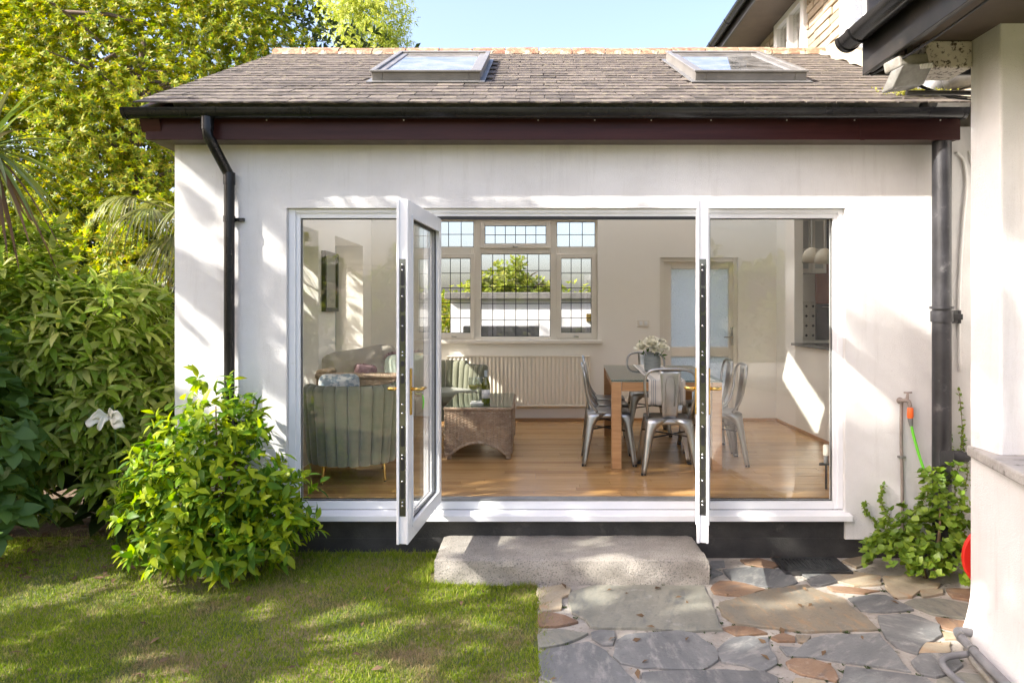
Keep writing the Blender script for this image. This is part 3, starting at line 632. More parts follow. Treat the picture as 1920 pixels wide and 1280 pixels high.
while x < 2.95:                                             # clay ridge tiles bedded on mortar
    L = .335; mb = MB(); b = RIDGE; dz = rs.uniform(-.006, .006)
    prof = [(-.135, -.045), (-.10, .012), (-.05, .045), (0, .055), (.05, .045), (.10, .012), (.135, -.045)]
    inn = [(p*.86, q-.016) for p, q in prof][::-1]
    mb.prism([(x, b+p, ridge_z+q+dz) for p, q in prof+inn], (min(L, 3.0-x)-.008, 0, 0)); mb.build('ridge_tile', 'ridge_clay', roof, bevel=.004); x += L
mb = MB(); mb.grid(lambda u, v: (-2.61+5.6*u, RIDGE-.145+.03*v+.012*math.sin(u*190)+.01*rs.random(), ridge_z-.062+.05*v+.008*math.sin(u*310+v*5)), 220, 3); mb.build('ridge_mortar', 'mortar', roof)
mb = MB(); bl = []
for i in range(26):                                        # mortar flaunching and flashing where roof meets the main house
    v = VL*i/25; bl.append(v)
mb.grid(lambda u, v: RF(2.86+.17*v+.02*math.sin(u*37), .02+.09*v*v+.012*math.sin(u*53+v*9), VL*u), 40, 4); mb.build('flaunching', 'mortar', roof, smooth=True)
mb = MB(); mb.panel(-2.62, -2.49, 0, VL-.1, -.19, -.03, (), RF); mb.build('verge_board', 'fascia_brown', house)
mb = MB(); mb.box(PX(273, -.18), 2.86, -.18, -.16, 2.468, 2.628); fascia = mb.build('fascia', 'fascia_brown', house, bevel=.003)
mb = MB(); mb.box(PX(1612, -.18), PX(1621, -.18), -.187, -.1802, 2.463, 2.624); mb.build('joint_cover', 'fascia_brown', fascia, bevel=.002)
for px in (298, 500, 757, 1009, 1115, 1221, 1333, 1475, 1602, 1618, 1763):
    mb = MB(); mb.lathe([(.005, 0), (.005, .003), (0, .004)], (PX(px, -.18), -.1803, 2.598), 8, 'y'); [None for _ in ()]
    mb.v = [(a, -.1803-(b+.1803), c) for a, b, c in mb.v]; mb.build('nail_head', 'upvc_cream', fascia)
mb = MB(); mb.box(-2.595, 2.858, -.159, -.001, 2.474, 2.482); mb.box(-2.6, -2.491, 0, .5, 2.474, 2.482); mb.build('soffit', 'soffit_brown', house)
gut = MB(); gx0, gx1, gyc, gr, gz = PX(234, -.25), 2.845, -.246, .058, 2.652
prof = [(gr*math.cos(a), gr*1.05*math.sin(a)) for a in np.linspace(math.pi, 2*math.pi, 15)]; inn = [(p*.93, q*.93) for p, q in prof][::-1]
gut.prism([(gx0, gyc+p, gz+q) for p, q in prof+inn], (gx1-gx0, 0, 0)); gutter = gut.build('gutter', 'gutter_black', house, smooth='auto')
def ring(cx, w, k=1.07, nm='gutter_bracket', mt='gutter_black'):
    pr = [(p*k, q*k) for p, q in prof]; i2 = [(p*1.002, q*1.002) for p, q in prof][::-1]
    m = MB(); m.prism([(cx-w/2, gyc+p, gz+q+.002) for p, q in pr+i2], (w, 0, 0)); return m.build(nm, mt, gutter, smooth='auto')
for px in (281, 352, 408, 893, 1180, 1462, 1740): ring(PX(px, -.25), .016)
for px in (565, 583): ring(PX(px, -.25), .022, 1.1, 'gutter_union')
for xx in (gx0+.008, gx1-.008):
    pr = [(p*1.08, q*1.08) for p, q in prof]; m = MB(); m.prism([(xx-.012, gyc+p, gz+q) for p, q in pr], (.024, 0, 0)); m.build('stop_end', 'gutter_black', gutter, smooth='auto')
# rainwater pipe with swan neck
xt, xb = PX(388, -.25), PX(430, -.055)
mb = MB(); mb.tube([(xt, -.246, 2.62), (xt, -.246, 2.52), (xt+.004, -.243, 2.475), (xt+.02, -.225, 2.44), (xb-.02, -.075, 2.30), (xb-.003, -.058, 2.26), (xb, -.056, 2.22), (xb, -.056, -.35)], .035, 16)
dp = mb.build('rainwater_pipe', 'gutter_black', house, smooth='auto')
mb = MB(); mb.tube([(xt, -.246, 2.60), (xt, -.246, 2.515)], .041, 16); mb.tube([(xb, -.056, 2.27), (xb, -.056, 2.19)], .0395, 16); mb.build('pipe_socket', 'gutter_black', dp, smooth='auto')
for zz in (PZ(411, -.05), .55):
    mb = MB(); mb.tube([(xb, -.056, zz-.02), (xb, -.056, zz+.02)], .040, 16); mb.box(xb-.055, xb+.085, -.022, -.001, zz-.012, zz+.012); mb.build('pipe_clip', 'gutter_black', dp)
# soil pipe at the right-hand corner
sx, sy = PX(1768, -.13), -.115
mb = MB(); mb.tube([(sx, sy, 2.47), (sx, sy, GZ-.05)], .060, 20); sp = mb.build('soil_pipe', 'iron_black', house, smooth='auto')
for zz, rr, hh in ((PZ(593, -.13), .070, .075), (PZ(585, -.13)+.03, .076, .018)):
    mb = MB(); mb.tube([(sx, sy, zz-hh/2), (sx, sy, zz+hh/2)], rr, 20); mb.build('pipe_collar', 'iron_black', sp, smooth='auto')
mb = MB(); zz = PZ(594, -.13); mb.box(sx+.04, sx+.135, sy-.02, sy+.02, zz-.02, zz+.02); mb.box(sx+.115, sx+.135, sy, -.001, zz-.045, zz+.045); mb.build('pipe_clip', 'iron_black', sp, bevel=.005)
zz = PZ(856, -.13)
mb = MB(); mb.tube([(sx+.03, sy-.0, zz), (sx+.13, sy-.02, zz)], .042, 14); mb.tube([(sx+.10, sy-.02, zz), (sx+.16, sy-.02, zz)], .034, 14); mb.tube([(sx+.15, sy-.02, zz), (sx+.55, sy-.05, zz+.004)], .024, 12); mb.build('branch_pipe', 'iron_black', sp, smooth='auto')
mb = MB(); mb.box(sx-.05, sx+.05, sy-.066, sy-.05, zz-.05, zz+.05); mb.build('access_plate', 'iron_black', sp, bevel=.012)
# white cables in the corner
mb = MB(); mb.tube(spline([(2.93, -.012, 2.42), (2.98, -.014, 2.36), (3.0, -.014, 2.2), (2.975, -.013, 1.9), (2.95, -.012, 1.4), (2.955, -.012, .9)], 6), .011, 8)
mb.tube(spline([(3.02, -.01, 2.43), (3.03, -.014, 2.36), (3.06, -.013, 2.3), (3.09, -.012, 2.28)], 5), .006, 6); mb.build('wall_cable', 'cable_white', house, smooth=True)

# ---- skylights
for (a, b, c, d) in SKY:
    sk = MB(); sk.panel(a, b, c, d, -.10, .085, [(a+.085, b-.085, c+.085, d-.085)], RF); skf = sk.build('skylight', 'skylight_grey', house, bevel=.006)
    m = MB(); m.panel(a-.01, b+.01, c-.012, d+.01, .0853, .10, [(a+.03, b-.03, c+.012, d-.06)], RF); m.build('cladding', 'skylight_grey', skf, bevel=.003)
    m = MB(); m.panel(a+.083, b-.083, c+.083, d-.083, .062, .076, (), RF); m.build('pane', 'glass_sky', skf)
    m = MB(); m.panel(a-.035, b+.035, c-.06, d+.04, .016, .022, [(a-.001, b+.001, c-.001, d+.001)], RF); m.build('flashing', 'flashing', skf)

for (a, b, c, d) in SKYB:                                   # unseen rooflights added on the far slope to brighten the room
    sk = MB(); sk.panel(a-.05, b+.05, c-.05, d+.05, -.011, .07, [(a+.01, b-.01, c+.01, d-.01)], RB); skf = sk.build('added_rooflight', 'skylight_grey', house, bevel=.006)
    m = MB(); m.add([RB(a, .056, c), RB(b, .056, c), RB(b, .056, d), RB(a, .056, d)], [(0, 1, 2, 3)]); m.build('pane', 'fill_diffuser', skf)
# ---- glazed screen
scr_y0, scr_y1 = .05, .12; gl0, gl1 = PX(563, .05), PX(1562, .05); mL, mR = -.695, 1.165
holes = [(gl0, mL-.075, -.012, 1.972), (mL, mR, -.012, 1.985), (mR+.075, gl1, -.012, 1.972)]
mb = MB(); mb.panel(OX0, OX1, -.068, OZ1, scr_y0, scr_y1, holes); screen = mb.build('glazed_screen', 'upvc', house, bevel=.004)
mb = MB(); mb.panel(OX0+.001, OX1-.001, -.06, OZ1-.001, .035, .0495, [(gl0-.028, gl1+.028, -.09, 2.006)]); mb.build('bead', 'upvc', screen, bevel=.004)
for h in (holes[0], holes[2]):
    m = MB(); m.panel(h[0]-.01, h[1]+.01, h[2]-.01, h[3]+.01, .082, .088); m.build('pane', 'glass', screen)
    m = MB(); m.panel(h[0]-.001, h[1]+.001, h[2]-.001, h[3]+.001, .072, .081, [(h[0]+.006, h[1]-.006, h[2]+.006, h[3]-.006)]); m.build('gasket', 'gasket', screen)
m = MB(); m.prism([(0, .05, -.069), (0, .05, -.118), (0, -.055, -.124), (0, -.055, -.084)], (2.197+1.735, 0, 0)); m.v = [(x-1.735, y, z) for x, y, z in m.v]; m.build('sill', 'upvc', screen, bevel=.004)
m = MB(); m.box(mL+.002, mR-.002, .055, .13, -.0119, .004); m.build('threshold', 'flashing', screen, bevel=.002)
m = MB(); m.box(mL+.002, mR-.002, .052, .058, 1.962, 1.9845); m.build('head_gasket', 'gasket', screen)

def glazed_door(name, hinge, tip, label):
    d = Vector((tip[0]-hinge[0], tip[1]-hinge[1])); W = .905; a = math.atan2(d.y, d.x)
    t = thing(name, label, 'door', (hinge[0], hinge[1], -.012), a, 'pair of outward opening glazed doors')
    H = 1.975; sw = .092; th = .034
    m = MB(); m.panel(0, W, 0, H, -th, th, [(sw, W-sw, sw, H-sw)]); fr = m.build('frame', 'upvc', t, bevel=.005, world=False)
    m = MB(); m.panel(sw-.01, W-sw+.01, sw-.01, H-sw+.01, -.006, .006); m.build('pane', 'glass_door', t, world=False)
    for s in (-1, 1):
        m = MB(); m.panel(sw-.012, W-sw+.012, sw-.012, H-sw+.012, s*(th+.0005) if s > 0 else -th-.006, th+.006 if s > 0 else -th-.0005, [(sw+.006, W-sw-.006, sw+.006, H-sw-.006)]); m.build('glazing_bead', 'upvc', t, bevel=.002, world=False)
        m = MB(); m.panel(sw-.001, W-sw+.001, sw-.001, H-sw+.001, s*.0065 if s > 0 else -.014, .014 if s > 0 else -.0065, [(sw+.007, W-sw-.007, sw+.007, H-sw-.007)]); m.build('gasket', 'gasket', t, world=False)
        # handle: back plate and lever
        hz = .885; hx = W-.046
        m = MB(); m.box(hx-.017, hx+.017, s*th if s > 0 else -th-.009, th+.009 if s > 0 else -th, hz-.15, hz+.12); hp = m.build('handle_plate', 'brass', t, bevel=.008, world=False)
        m = MB(); m.tube([(hx, s*(th+.006), hz), (hx, s*(th+.05), hz), (hx-.008, s*(th+.062), hz), (hx-.03, s*(th+.066), hz), (hx-.12, s*(th+.062), hz-.004)], [.010, .010, .0105, .010, .008], 10); m.build('lever', 'brass', hp, smooth=True, world=False)
    # multipoint lock on the free edge
    m = MB(); m.box(W+.0003, W+.004, -.017, .020, .16, H-.34); lk = m.build('lock_strip', 'lock_steel', t, bevel=.003, world=False)
    m = MB()
    for z, h in ((.26, .10), (.42, .09), (.56, .12), (.92, .05), (1.02, .03), (1.16, .15), (1.33, .14), (1.48, .12)):
        m.prism([(W+.0042, .0015+.0115*math.cos(q), z+h/2+(h/2-.0115)*(1 if math.sin(q) > 0 else -1)+.0115*math.sin(q)) for q in np.linspace(0.01, 2*math.pi-.05, 14)], (.0012, 0, 0))
    m.build('lock_slot', 'gasket', lk, world=False)
    m = MB()
    for z in (.22, .24, .36, .49, .51, .67, .75, .80, .97, 1.08, 1.10, 1.25, 1.42, 1.57, 1.60): m.lathe([(.0055, 0), (.0055, .003), (.003, .0045)], (W+.004, 0, z), 10, 'x')
    m.build('lock_bolt', 'chrome', lk, world=False)
    m = MB(); m.box(W+.0002, W+.010, -th+.001, -.0175, .0, H); m.box(W+.0002, W+.006, .0205, th-.001, .0, H); m.build('edge_profile', 'upvc', t, bevel=.002, world=False)
    for z in (.2, 1.0, 1.75): m = MB(); m.tube([(-.006, 0, z), (-.006, 0, z+.1)], .011, 10); m.build('hinge', 'upvc', t, world=False)
    return t
doorL = glazed_door('glazed_door', (mL+.02, .03), (mL-.055, -.87), 'left white glazed door swung open, its steel lock strip facing us')
doorR = glazed_door('glazed_door', (mR+.02, .03), (mR+.02-.2315, .03-.973), 'right white glazed door swung open and seen edge on')

# ---- back window with leaded lights
WY = 3.70
def wr(a, b, c, d): return (PX(a, WY), PX(b, WY), PZ(d, WY), PZ(c, WY))
lights = [(wr(817, 888, 415, 463), 3, 2, 0), (wr(909, 1024, 423, 457), 6, 2, 1), (wr(1044, 1116, 416, 463), 3, 2, 0), (wr(825, 882, 484, 624), 3, 5, 1), (wr(902, 1032, 476, 631), 6, 5, 0), (wr(1052, 1109, 484, 624), 3, 5, 1)]
m = MB(); m.panel(bwin[0], bwin[1], bwin[2], bwin[3], WY, WY+.07, [(l[0][0]-.02, l[0][1]+.02, l[0][2]-.02, l[0][3]+.02) if l[3] else l[0] for l in lights]); bw = m.build('back_window', 'upvc_cream', house, bevel=.004)
for (a, b, c, d), nx, nz, sash in lights:
    if sash: m = MB(); m.panel(a-.055, b+.055, c-.055, d+.055, WY-.018, WY-.0005, [(a, b, c, d)]); m.panel(a-.0198, b+.0198, c-.0198, d+.0198, WY, WY+.05, [(a, b, c, d)]); m.build('sash', 'upvc_cream', bw, bevel=.004)
    m = MB(); m.panel(a-.008, b+.008, c-.008, d+.008, WY+.028, WY+.034); m.build('pane', 'glass', bw)
    m = MB(); wl = .0042
    for i in range(1, nx): x = a+(b-a)*i/nx; m.box(x-wl, x+wl, WY+.022, WY+.0275, c, d)
    for i in range(1, nz): z = c+(d-c)*i/nz; m.box(a, b, WY+.0215, WY+.0219, z-wl, z+wl); m.box(a, b, WY+.0221, WY+.0274, z-wl, z+wl)
    m.panel(a, b, c, d, WY+.020, WY+.0214, [(a+.006, b-.006, c+.006, d-.006)]); m.build('lead_grid', 'gasket', bw)
for px, py in ((966, 463), (852, 631), (1080, 631)):
    x, z = PX(px, WY), PZ(py, WY); m = MB(); m.box(x-.03, x+.03, WY-.03, WY-.0185, z-.006, z+.006); m.tube([(x-.012, WY-.03, z), (x-.03, WY-.05, z+.01)], .006, 8); m.build('window_catch', 'chrome', bw, bevel=.002)
m = MB(); m.box(bwin[0]-.05, bwin[1]+.05, BW-.06, WY-.001, bwin[2]-.045, bwin[2]-.001); m.build('inner_sill', 'upvc_cream', bw, bevel=.008)
# ---- side windows (thin grey frames at the back of the reveals)
for a, b, c, d in WIN:
    m = MB(); m.panel(a+.007, b-.007, c+.021, d-.007, -2.30, -2.251, [(a+.06, (a+b)/2-.03, c+.08, d-.06), ((a+b)/2+.03, b-.06, c+.08, d-.06)], T); sw = m.build('side_window', 'cabinet_grey', house, bevel=.004)
    m = MB(); m.panel(a+.03, b-.03, c+.04, d-.03, -2.278, -2.272, (), T); m.build('pane', 'glass', sw)
# ---- back door with obscure glass
m = MB(); m.panel(1.521, 2.459, 0, 1.954, BW+.05, BW+.11, [(PX(1258, 3.71), 2.36, PZ(650, 3.71), PZ(504, 3.71)), (PX(1258, 3.71), 2.36, .12, PZ(668, 3.71))]); bd = m.build('back_door', 'upvc_cream', house, bevel=.005)
m = MB(); m.panel(PX(1258, 3.71)-.01, 2.37, .11, PZ(503, 3.71), BW+.075, BW+.083); m.build('pane', 'glass_obscure', bd)
m = MB(); m.panel(1.5215, 2.4585, 0, 1.9535, BW+.02, BW+.0495, [(1.57, 2.41, -.1, 1.905)]); m.build('door_frame', 'upvc_cream', bd, bevel=.004)
m = MB(); m.box(2.385, 2.415, BW+.035, BW+.0495, .9, 1.12); m.tube([(2.40, BW+.04, 1.0), (2.40, BW-.0, 1.0), (2.29, BW-.005, 1.0)], .009, 8); m.build('door_handle', 'chrome', bd)

# ================================================================ main house behind and wing on the right
mh = thing('main_house', 'stone faced main house rising behind the garden room roof at right', 'building', (4.2, 2.5, GZ))
HX = 3.03
wins = [(3.05, 3.95, 3.55, 4.85), (1.02, 2.02, 3.55, 5.2)]
m = MB(); m.panel(-.6, 4.95, 2.6, 5.3, HX+.03, HX+.3, wins, T); m.box(HX+.31, 9, -.6, -.5, GZ, 6); m.box(HX+.31, 9, 4.85, 4.95, GZ, 6); m.box(9, 9.2, -.6, 4.95, GZ, 6); hw = m.build('house_wall', 'mortar', mh)
z = 2.95; rr = 0; nb = 0
while z < 5.0:
    yb = .55+(.2 if rr % 2 else 0)
    while yb < 4.9:
        L = rs.uniform(.30, .46); hh = .092
        a, b = yb, min(yb+L, 4.93)
        segs = [(a, b)]
        for w in wins:
            if z+hh > w[2]-.06 and z < w[3]+.02:
                ns = []
                for p, q in segs:
                    if q <= w[0]-.05 or p >= w[1]+.05: ns.append((p, q))
                    else:
                        if p < w[0]-.05: ns.append((p, w[0]-.05))
                        if q > w[1]+.05: ns.append((w[1]+.05, q))
                segs = ns
        for p, q in segs:
            rv = RZ+(min(p, RIDGE)-RY)*tanA if p < RIDGE else ridge_z-(p-RIDGE)*tanA
            if q-p > .05 and z+hh > rv-.05 and nb < 300:
                mm = MB(); mm.box(HX+rs.uniform(-.008, .010), HX+.04, p, q-.011, z, z+hh-.011); mm.build('stone_block', 'stone_block', hw, bevel=.008); nb += 1
        yb += L
    z += .092; rr += 1
for a, b, c, d in wins:
    m = MB(); m.panel(a-.045, b+.045, c-.055, d+.045, HX-.03, HX+.06, [(a+.06, (a+b)/2-.035, c+.06, d-.06), ((a+b)/2+.035, b-.06, c+.06, d-.06)], T); w = m.build('upper_window', 'upvc', mh, bevel=.005)
    m = MB(); m.panel(a+.03, b-.03, c+.03, d-.03, HX+.02, HX+.026, (), T); m.build('pane', 'glass_sky', w)
    m = MB(); m.box(HX+.28, HX+.285, a-.02, b+.02, c-.02, d+.02); m.build('blind', 'upvc_cream', w)
# eaves of the main house
ex = 2.53
m = MB(); m.box(ex+.02, HX+.25, -.2, 4.98, 4.86, 4.875); m.build('soffit', 'soffit_brown', mh)
m = MB(); m.box(ex, ex+.02, -.2, 5.0, 4.85, 5.03); m.box(ex, HX+3, 4.985, 5.0, 4.85, 5.03); m.build('fascia', 'black_paint', mh)
m = MB(); pr = [(p, q) for p, q in prof]; m.prism([(ex-.06+p, -.2, 5.0+q) for p, q in pr+inn], (0, 5.25, 0)); eg = m.build('eaves_gutter', 'gutter_black', mh, smooth='auto')
for yy in (1.4, 2.3, 3.2, 4.1, 4.9): m = MB(); m.prism([(ex-.06+p*1.08, yy, 5.0+q*1.08) for p, q in pr]+[(ex-.06+p*1.003, yy, 5.0+q*1.003) for p, q in pr[::-1]], (0, .02, 0)); m.build('gutter_bracket', 'gutter_black', eg)
m = MB(); m.add([(ex-.03, -.3, 5.04), (ex-.03, 5.05, 5.04), (6.1, 5.05, 7.3), (6.1, -.3, 7.3)], [(0, 1, 2, 3)]); m.add([(9.5, -.3, 5.04), (9.5, 5.05, 5.04), (6.1, 5.05, 7.3), (6.1, -.3, 7.3)], [(0, 1, 2, 3)]); m.build('main_roof', 'slate_roof', mh, solid=.05)
m = MB(); m.tube([(HX-.03, 2.62, 3.6), (HX-.03, 2.62, 4.05)], .02, 8); m.tube([(HX-.03, 2.76, 3.6), (HX-.03, 2.76, 3.98)], .016, 8); m.tube([(HX-.03, 2.5, 3.75), (HX-.03, 2.85, 3.75)], .02, 8); m.build('overflow_pipe', 'upvc', mh)
m = MB(); m.prism([(3.12, -.001, GZ-.1), (3.12, -1.2, GZ-.1), (3.3, -1.2, GZ-.1), (3.3, -.001, GZ-.1)], (0, 0, 3.2)); m.build('return_wall', 'render_white', mh)

wing = thing('house_wing', 'white rendered wing of the house with black eaves at the right edge', 'building', (2.6, -1.5, GZ))
m = MB(); m.prism([(2.31, -1.19, .56), (2.31, -1.44, .56), (3.6, -1.44, .56), (3.6, -1.19, .56)], (0, 0, 2.30)); m.build('corner_pier', 'render_white', wing, bevel=.012)
low = [(2.315, -1.19), (2.215, -1.72), (2.15, -2.3), (2.15, -4.5), (3.6, -4.5), (3.6, -1.19)]
def bell(poly, z0, z1, n=8):
    mb = MB(); k = len(poly); b = 0
    for j in range(n+1):
        t = j/n; z = z0+(z1-z0)*t; e = .075*max(0, 1-t*3.2)**2; mb.v += [(x-e, y, z) if x < 3 else (x, y, z) for x, y in poly]
    for j in range(n):
        for i in range(k): mb.f.append((j*k+i, j*k+(i+1) % k, (j+1)*k+(i+1) % k, (j+1)*k+i))
    mb.f.append(tuple(n*k+i for i in range(k))); return mb
bell([(x, y+(.0)) for x, y in low], GZ-.03, .559, 16).build('bay_wall', 'render_white', wing, smooth='auto')
led = [(2.30, -1.175), (2.145, -1.82), (2.07, -2.4), (2.07, -4.5), (3.6, -4.5), (3.6, -1.175)]
m = MB(); m.prism([(x, y, .5595) for x, y in led], (0, 0, .055)); m.build('window_ledge', 'sill_stone', wing, bevel=.01)
m = MB(); m.panel(2.43, 3.55, .62, 2.55, -1.47, -1.4405, [(2.50, 3.5, .7, 2.48)]); wf = m.build('bay_window', 'upvc', wing, bevel=.006)
m = MB(); m.box(2.49, 3.51, -1.452, -1.447, .69, 2.49); m.build('pane', 'glass_sky', wf)
fx, fz = 1.85, 2.645
m = MB(); m.box(fx+.021, 2.309, -4.5, -.97, fz+.10, fz+.115); m.box(2.309, 3.6, -4.5, -1.441, fz+.10, fz+.115); m.build('soffit', 'soffit_brown', wing)
m = MB(); m.box(fx, fx+.02, -4.5, -.95, fz, fz+.21); m.box(fx+.0205, 3.6, -.97, -.95, fz+.0, fz+.5); m.build('fascia', 'black_paint', wing, bevel=.004)
m = MB(); g2 = [(p*1.1, q*1.1) for p, q in prof]; g2i = [(p*1.02, q*1.02) for p, q in prof][::-1]
m.prism([(fx-.07+p, -4.5, fz+.215+q) for p, q in g2+g2i], (0, 3.58, 0)); wg = m.build('eaves_gutter', 'gutter_black', wing, smooth='auto')
for yy, w, k in ((-.945, .035, 1.09), (-1.08, .03, 1.1), (-1.9, .03, 1.1)):
    m = MB(); m.prism([(fx-.07+p*k, yy, fz+.215+q*k) for p, q in g2]+([(fx-.07+p*1.004, yy, fz+.215+q*1.004) for p, q in g2[::-1]] if yy < -1 else []), (0, w, 0)); m.build('gutter_bracket' if yy < -1 else 'stop_end', 'gutter_black', wg, smooth='auto')
m = MB(); m.add([(fx-.05, -4.5, fz+.225), (fx-.05, -.93, fz+.225), (3.7, -.93, fz+1.1), (3.7, -4.5, fz+1.1)], [(0, 1, 2, 3)]); m.build('wing_roof', 'slate_roof', wing, solid=.03)
m = MB(); m.box(2.06, 2.308, -1.22, -1.0, fz-.045, fz+.099); m.build('soffit_box', 'speckle_white', wing, bevel=.01)
m = MB(); m.box(fx+.021, fx+.045, -4.4, -.971, fz+.01, fz+.099); m.build('soffit_batten', 'black_paint', wing)
m = MB(); m.tube(spline([(fx+.03, -1.0, fz-.012), (fx+.045, -1.4, fz-.03), (fx+.07, -1.7, fz-.012), (fx+.05, -2.2, fz-.015)], 8), .006, 6); m.build('cable', 'gasket', wing, smooth=True)
m = MB(); m.tube([(2.02, -1.10, 2.505), (2.6, -1.10, 2.505)], .014, 8); m.build('overflow_pipe', 'black_paint', wing)
m = MB(); m.tube(spline([(2.08, -1.08, 2.565), (2.16, -1.08, 2.53), (2.28, -1.08, 2.495), (2.5, -1.08, 2.48)], 6), .005, 6); m.tube(spline([(2.08, -1.075, 2.56), (2.18, -1.075, 2.515), (2.3, -1.07, 2.485), (2.5, -1.07, 2.472)], 6), .005, 6); m.build('cable', 'gasket', wing, smooth=True)

# ================================================================ inside the garden room
def copy_tree(o, parent=None):
    c = o.copy(); COL.objects.link(c)
    if parent is not None: c.parent = parent
    for ch in list(o.children): copy_tree(ch, c)
    return c
# radiator
rx0, rx1, ry = PX(838, 3.55), PX(1106, 3.55), 3.555; rz0, rz1 = PZ(760, 3.55), PZ(669, 3.55)
rad = thing('radiator', 'long cream ribbed panel radiator under the leaded window', 'radiator', ((rx0+rx1)/2, ry, 0))
mb = MB(); nr = 36
mb.grid(lambda u, v: (rx0+(rx1-rx0)*u, ry-.012*(.5+.5*math.copysign(abs(math.cos(u*nr*2*math.pi))**.45, math.cos(u*nr*2*math.pi)))*(1 if .04 < v < .96 else 0), rz0+(rz1-rz0)*v), nr*8, 24)
mb.build('panel', 'radiator', rad, smooth=True)
mb = MB(); mb.box(rx0-.004, rx1+.004, ry-.016, ry+.07, rz1, rz1+.012); mb.box(rx0-.004, rx0, ry-.012, ry+.07, rz0, rz1); mb.box(rx1, rx1+.004, ry-.012, ry+.07, rz0, rz1); mb.box(rx0, rx1, ry+.06, ry+.07, rz0, rz1); mb.build('casing', 'radiator', rad, bevel=.003)
mb = MB(); mb.box(rx0, rx1, ry-.0145, ry, rz0-.012, rz0+.006); mb.build('bottom_rail', 'radiator', rad, bevel=.003)
mb = MB(); mb.tube([(rx1+.03, ry+.02, 0.002), (rx1+.03, ry+.02, rz0+.04), (rx1-.0, ry+.02, rz0+.05)], .009, 8); mb.build('pipe', 'copper_pipe', rad); mb = MB(); mb.lathe([(.018, 0), (.02, .03), (.017, .07), (0, .075)], (rx1+.03, ry+.02, rz0+.05), 12); mb.build('valve', 'upvc', rad, smooth='auto')
for i in (.2, .8): mb = MB(); x = rx0+(rx1-rx0)*i; mb.box(x-.02, x+.02, ry+.071, BW-.001, rz0+.1, rz1-.1); mb.build('bracket', 'radiator', rad)
# switch
sx_, sz_ = PX(1206, 3.65), PZ(606, 3.65)
sw = thing('light_switch', 'double light switch on the wall beside the back door', 'switch', (sx_, BW, sz_))
mb = MB(); mb.box(sx_-.075, sx_+.075, BW-.011, BW-.0005, sz_-.042, sz_+.042); mb.build('plate', 'upvc_cream', sw, bevel=.004)
for q in (-.03, .03): mb = MB(); mb.box(sx_+q-.018, sx_+q+.018, BW-.017, BW-.0112, sz_-.022, sz_+.022); mb.build('rocker', 'upvc', sw, bevel=.003)
# framed picture on the pier between the side windows
pc = thing('picture', 'black framed picture on the pier between the side windows', 'picture', (-1.94, 1.8, 1.45))
py0, py1, pz0, pz1 = 1.60, 2.03, PZ(584, 1.8), PZ(473, 1.8)
mb = MB(); mb.panel(py0, py1, pz0, pz1, -1.943, -1.90, [(py0+.035, py1-.035, pz0+.035, pz1-.035)], T); mb.build('frame', 'picture_black', pc, bevel=.003)
mb = MB(); mb.panel(py0+.02, py1-.02, pz0+.02, pz1-.02, -1.938, -1.925, (), T); mb.build('mount', 'picture_mount', pc); mb = MB(); mb.panel(py0+.06, py1-.06, pz0+.09, pz1-.06, -1.9249, -1.922, (), T); mb.build('print', 'picture_print', pc)
mb = MB(); mb.panel(py0+.024, py1-.024, pz0+.024, pz1-.024, -1.914, -1.911, (), T); mb.build('pane', 'glass', pc)

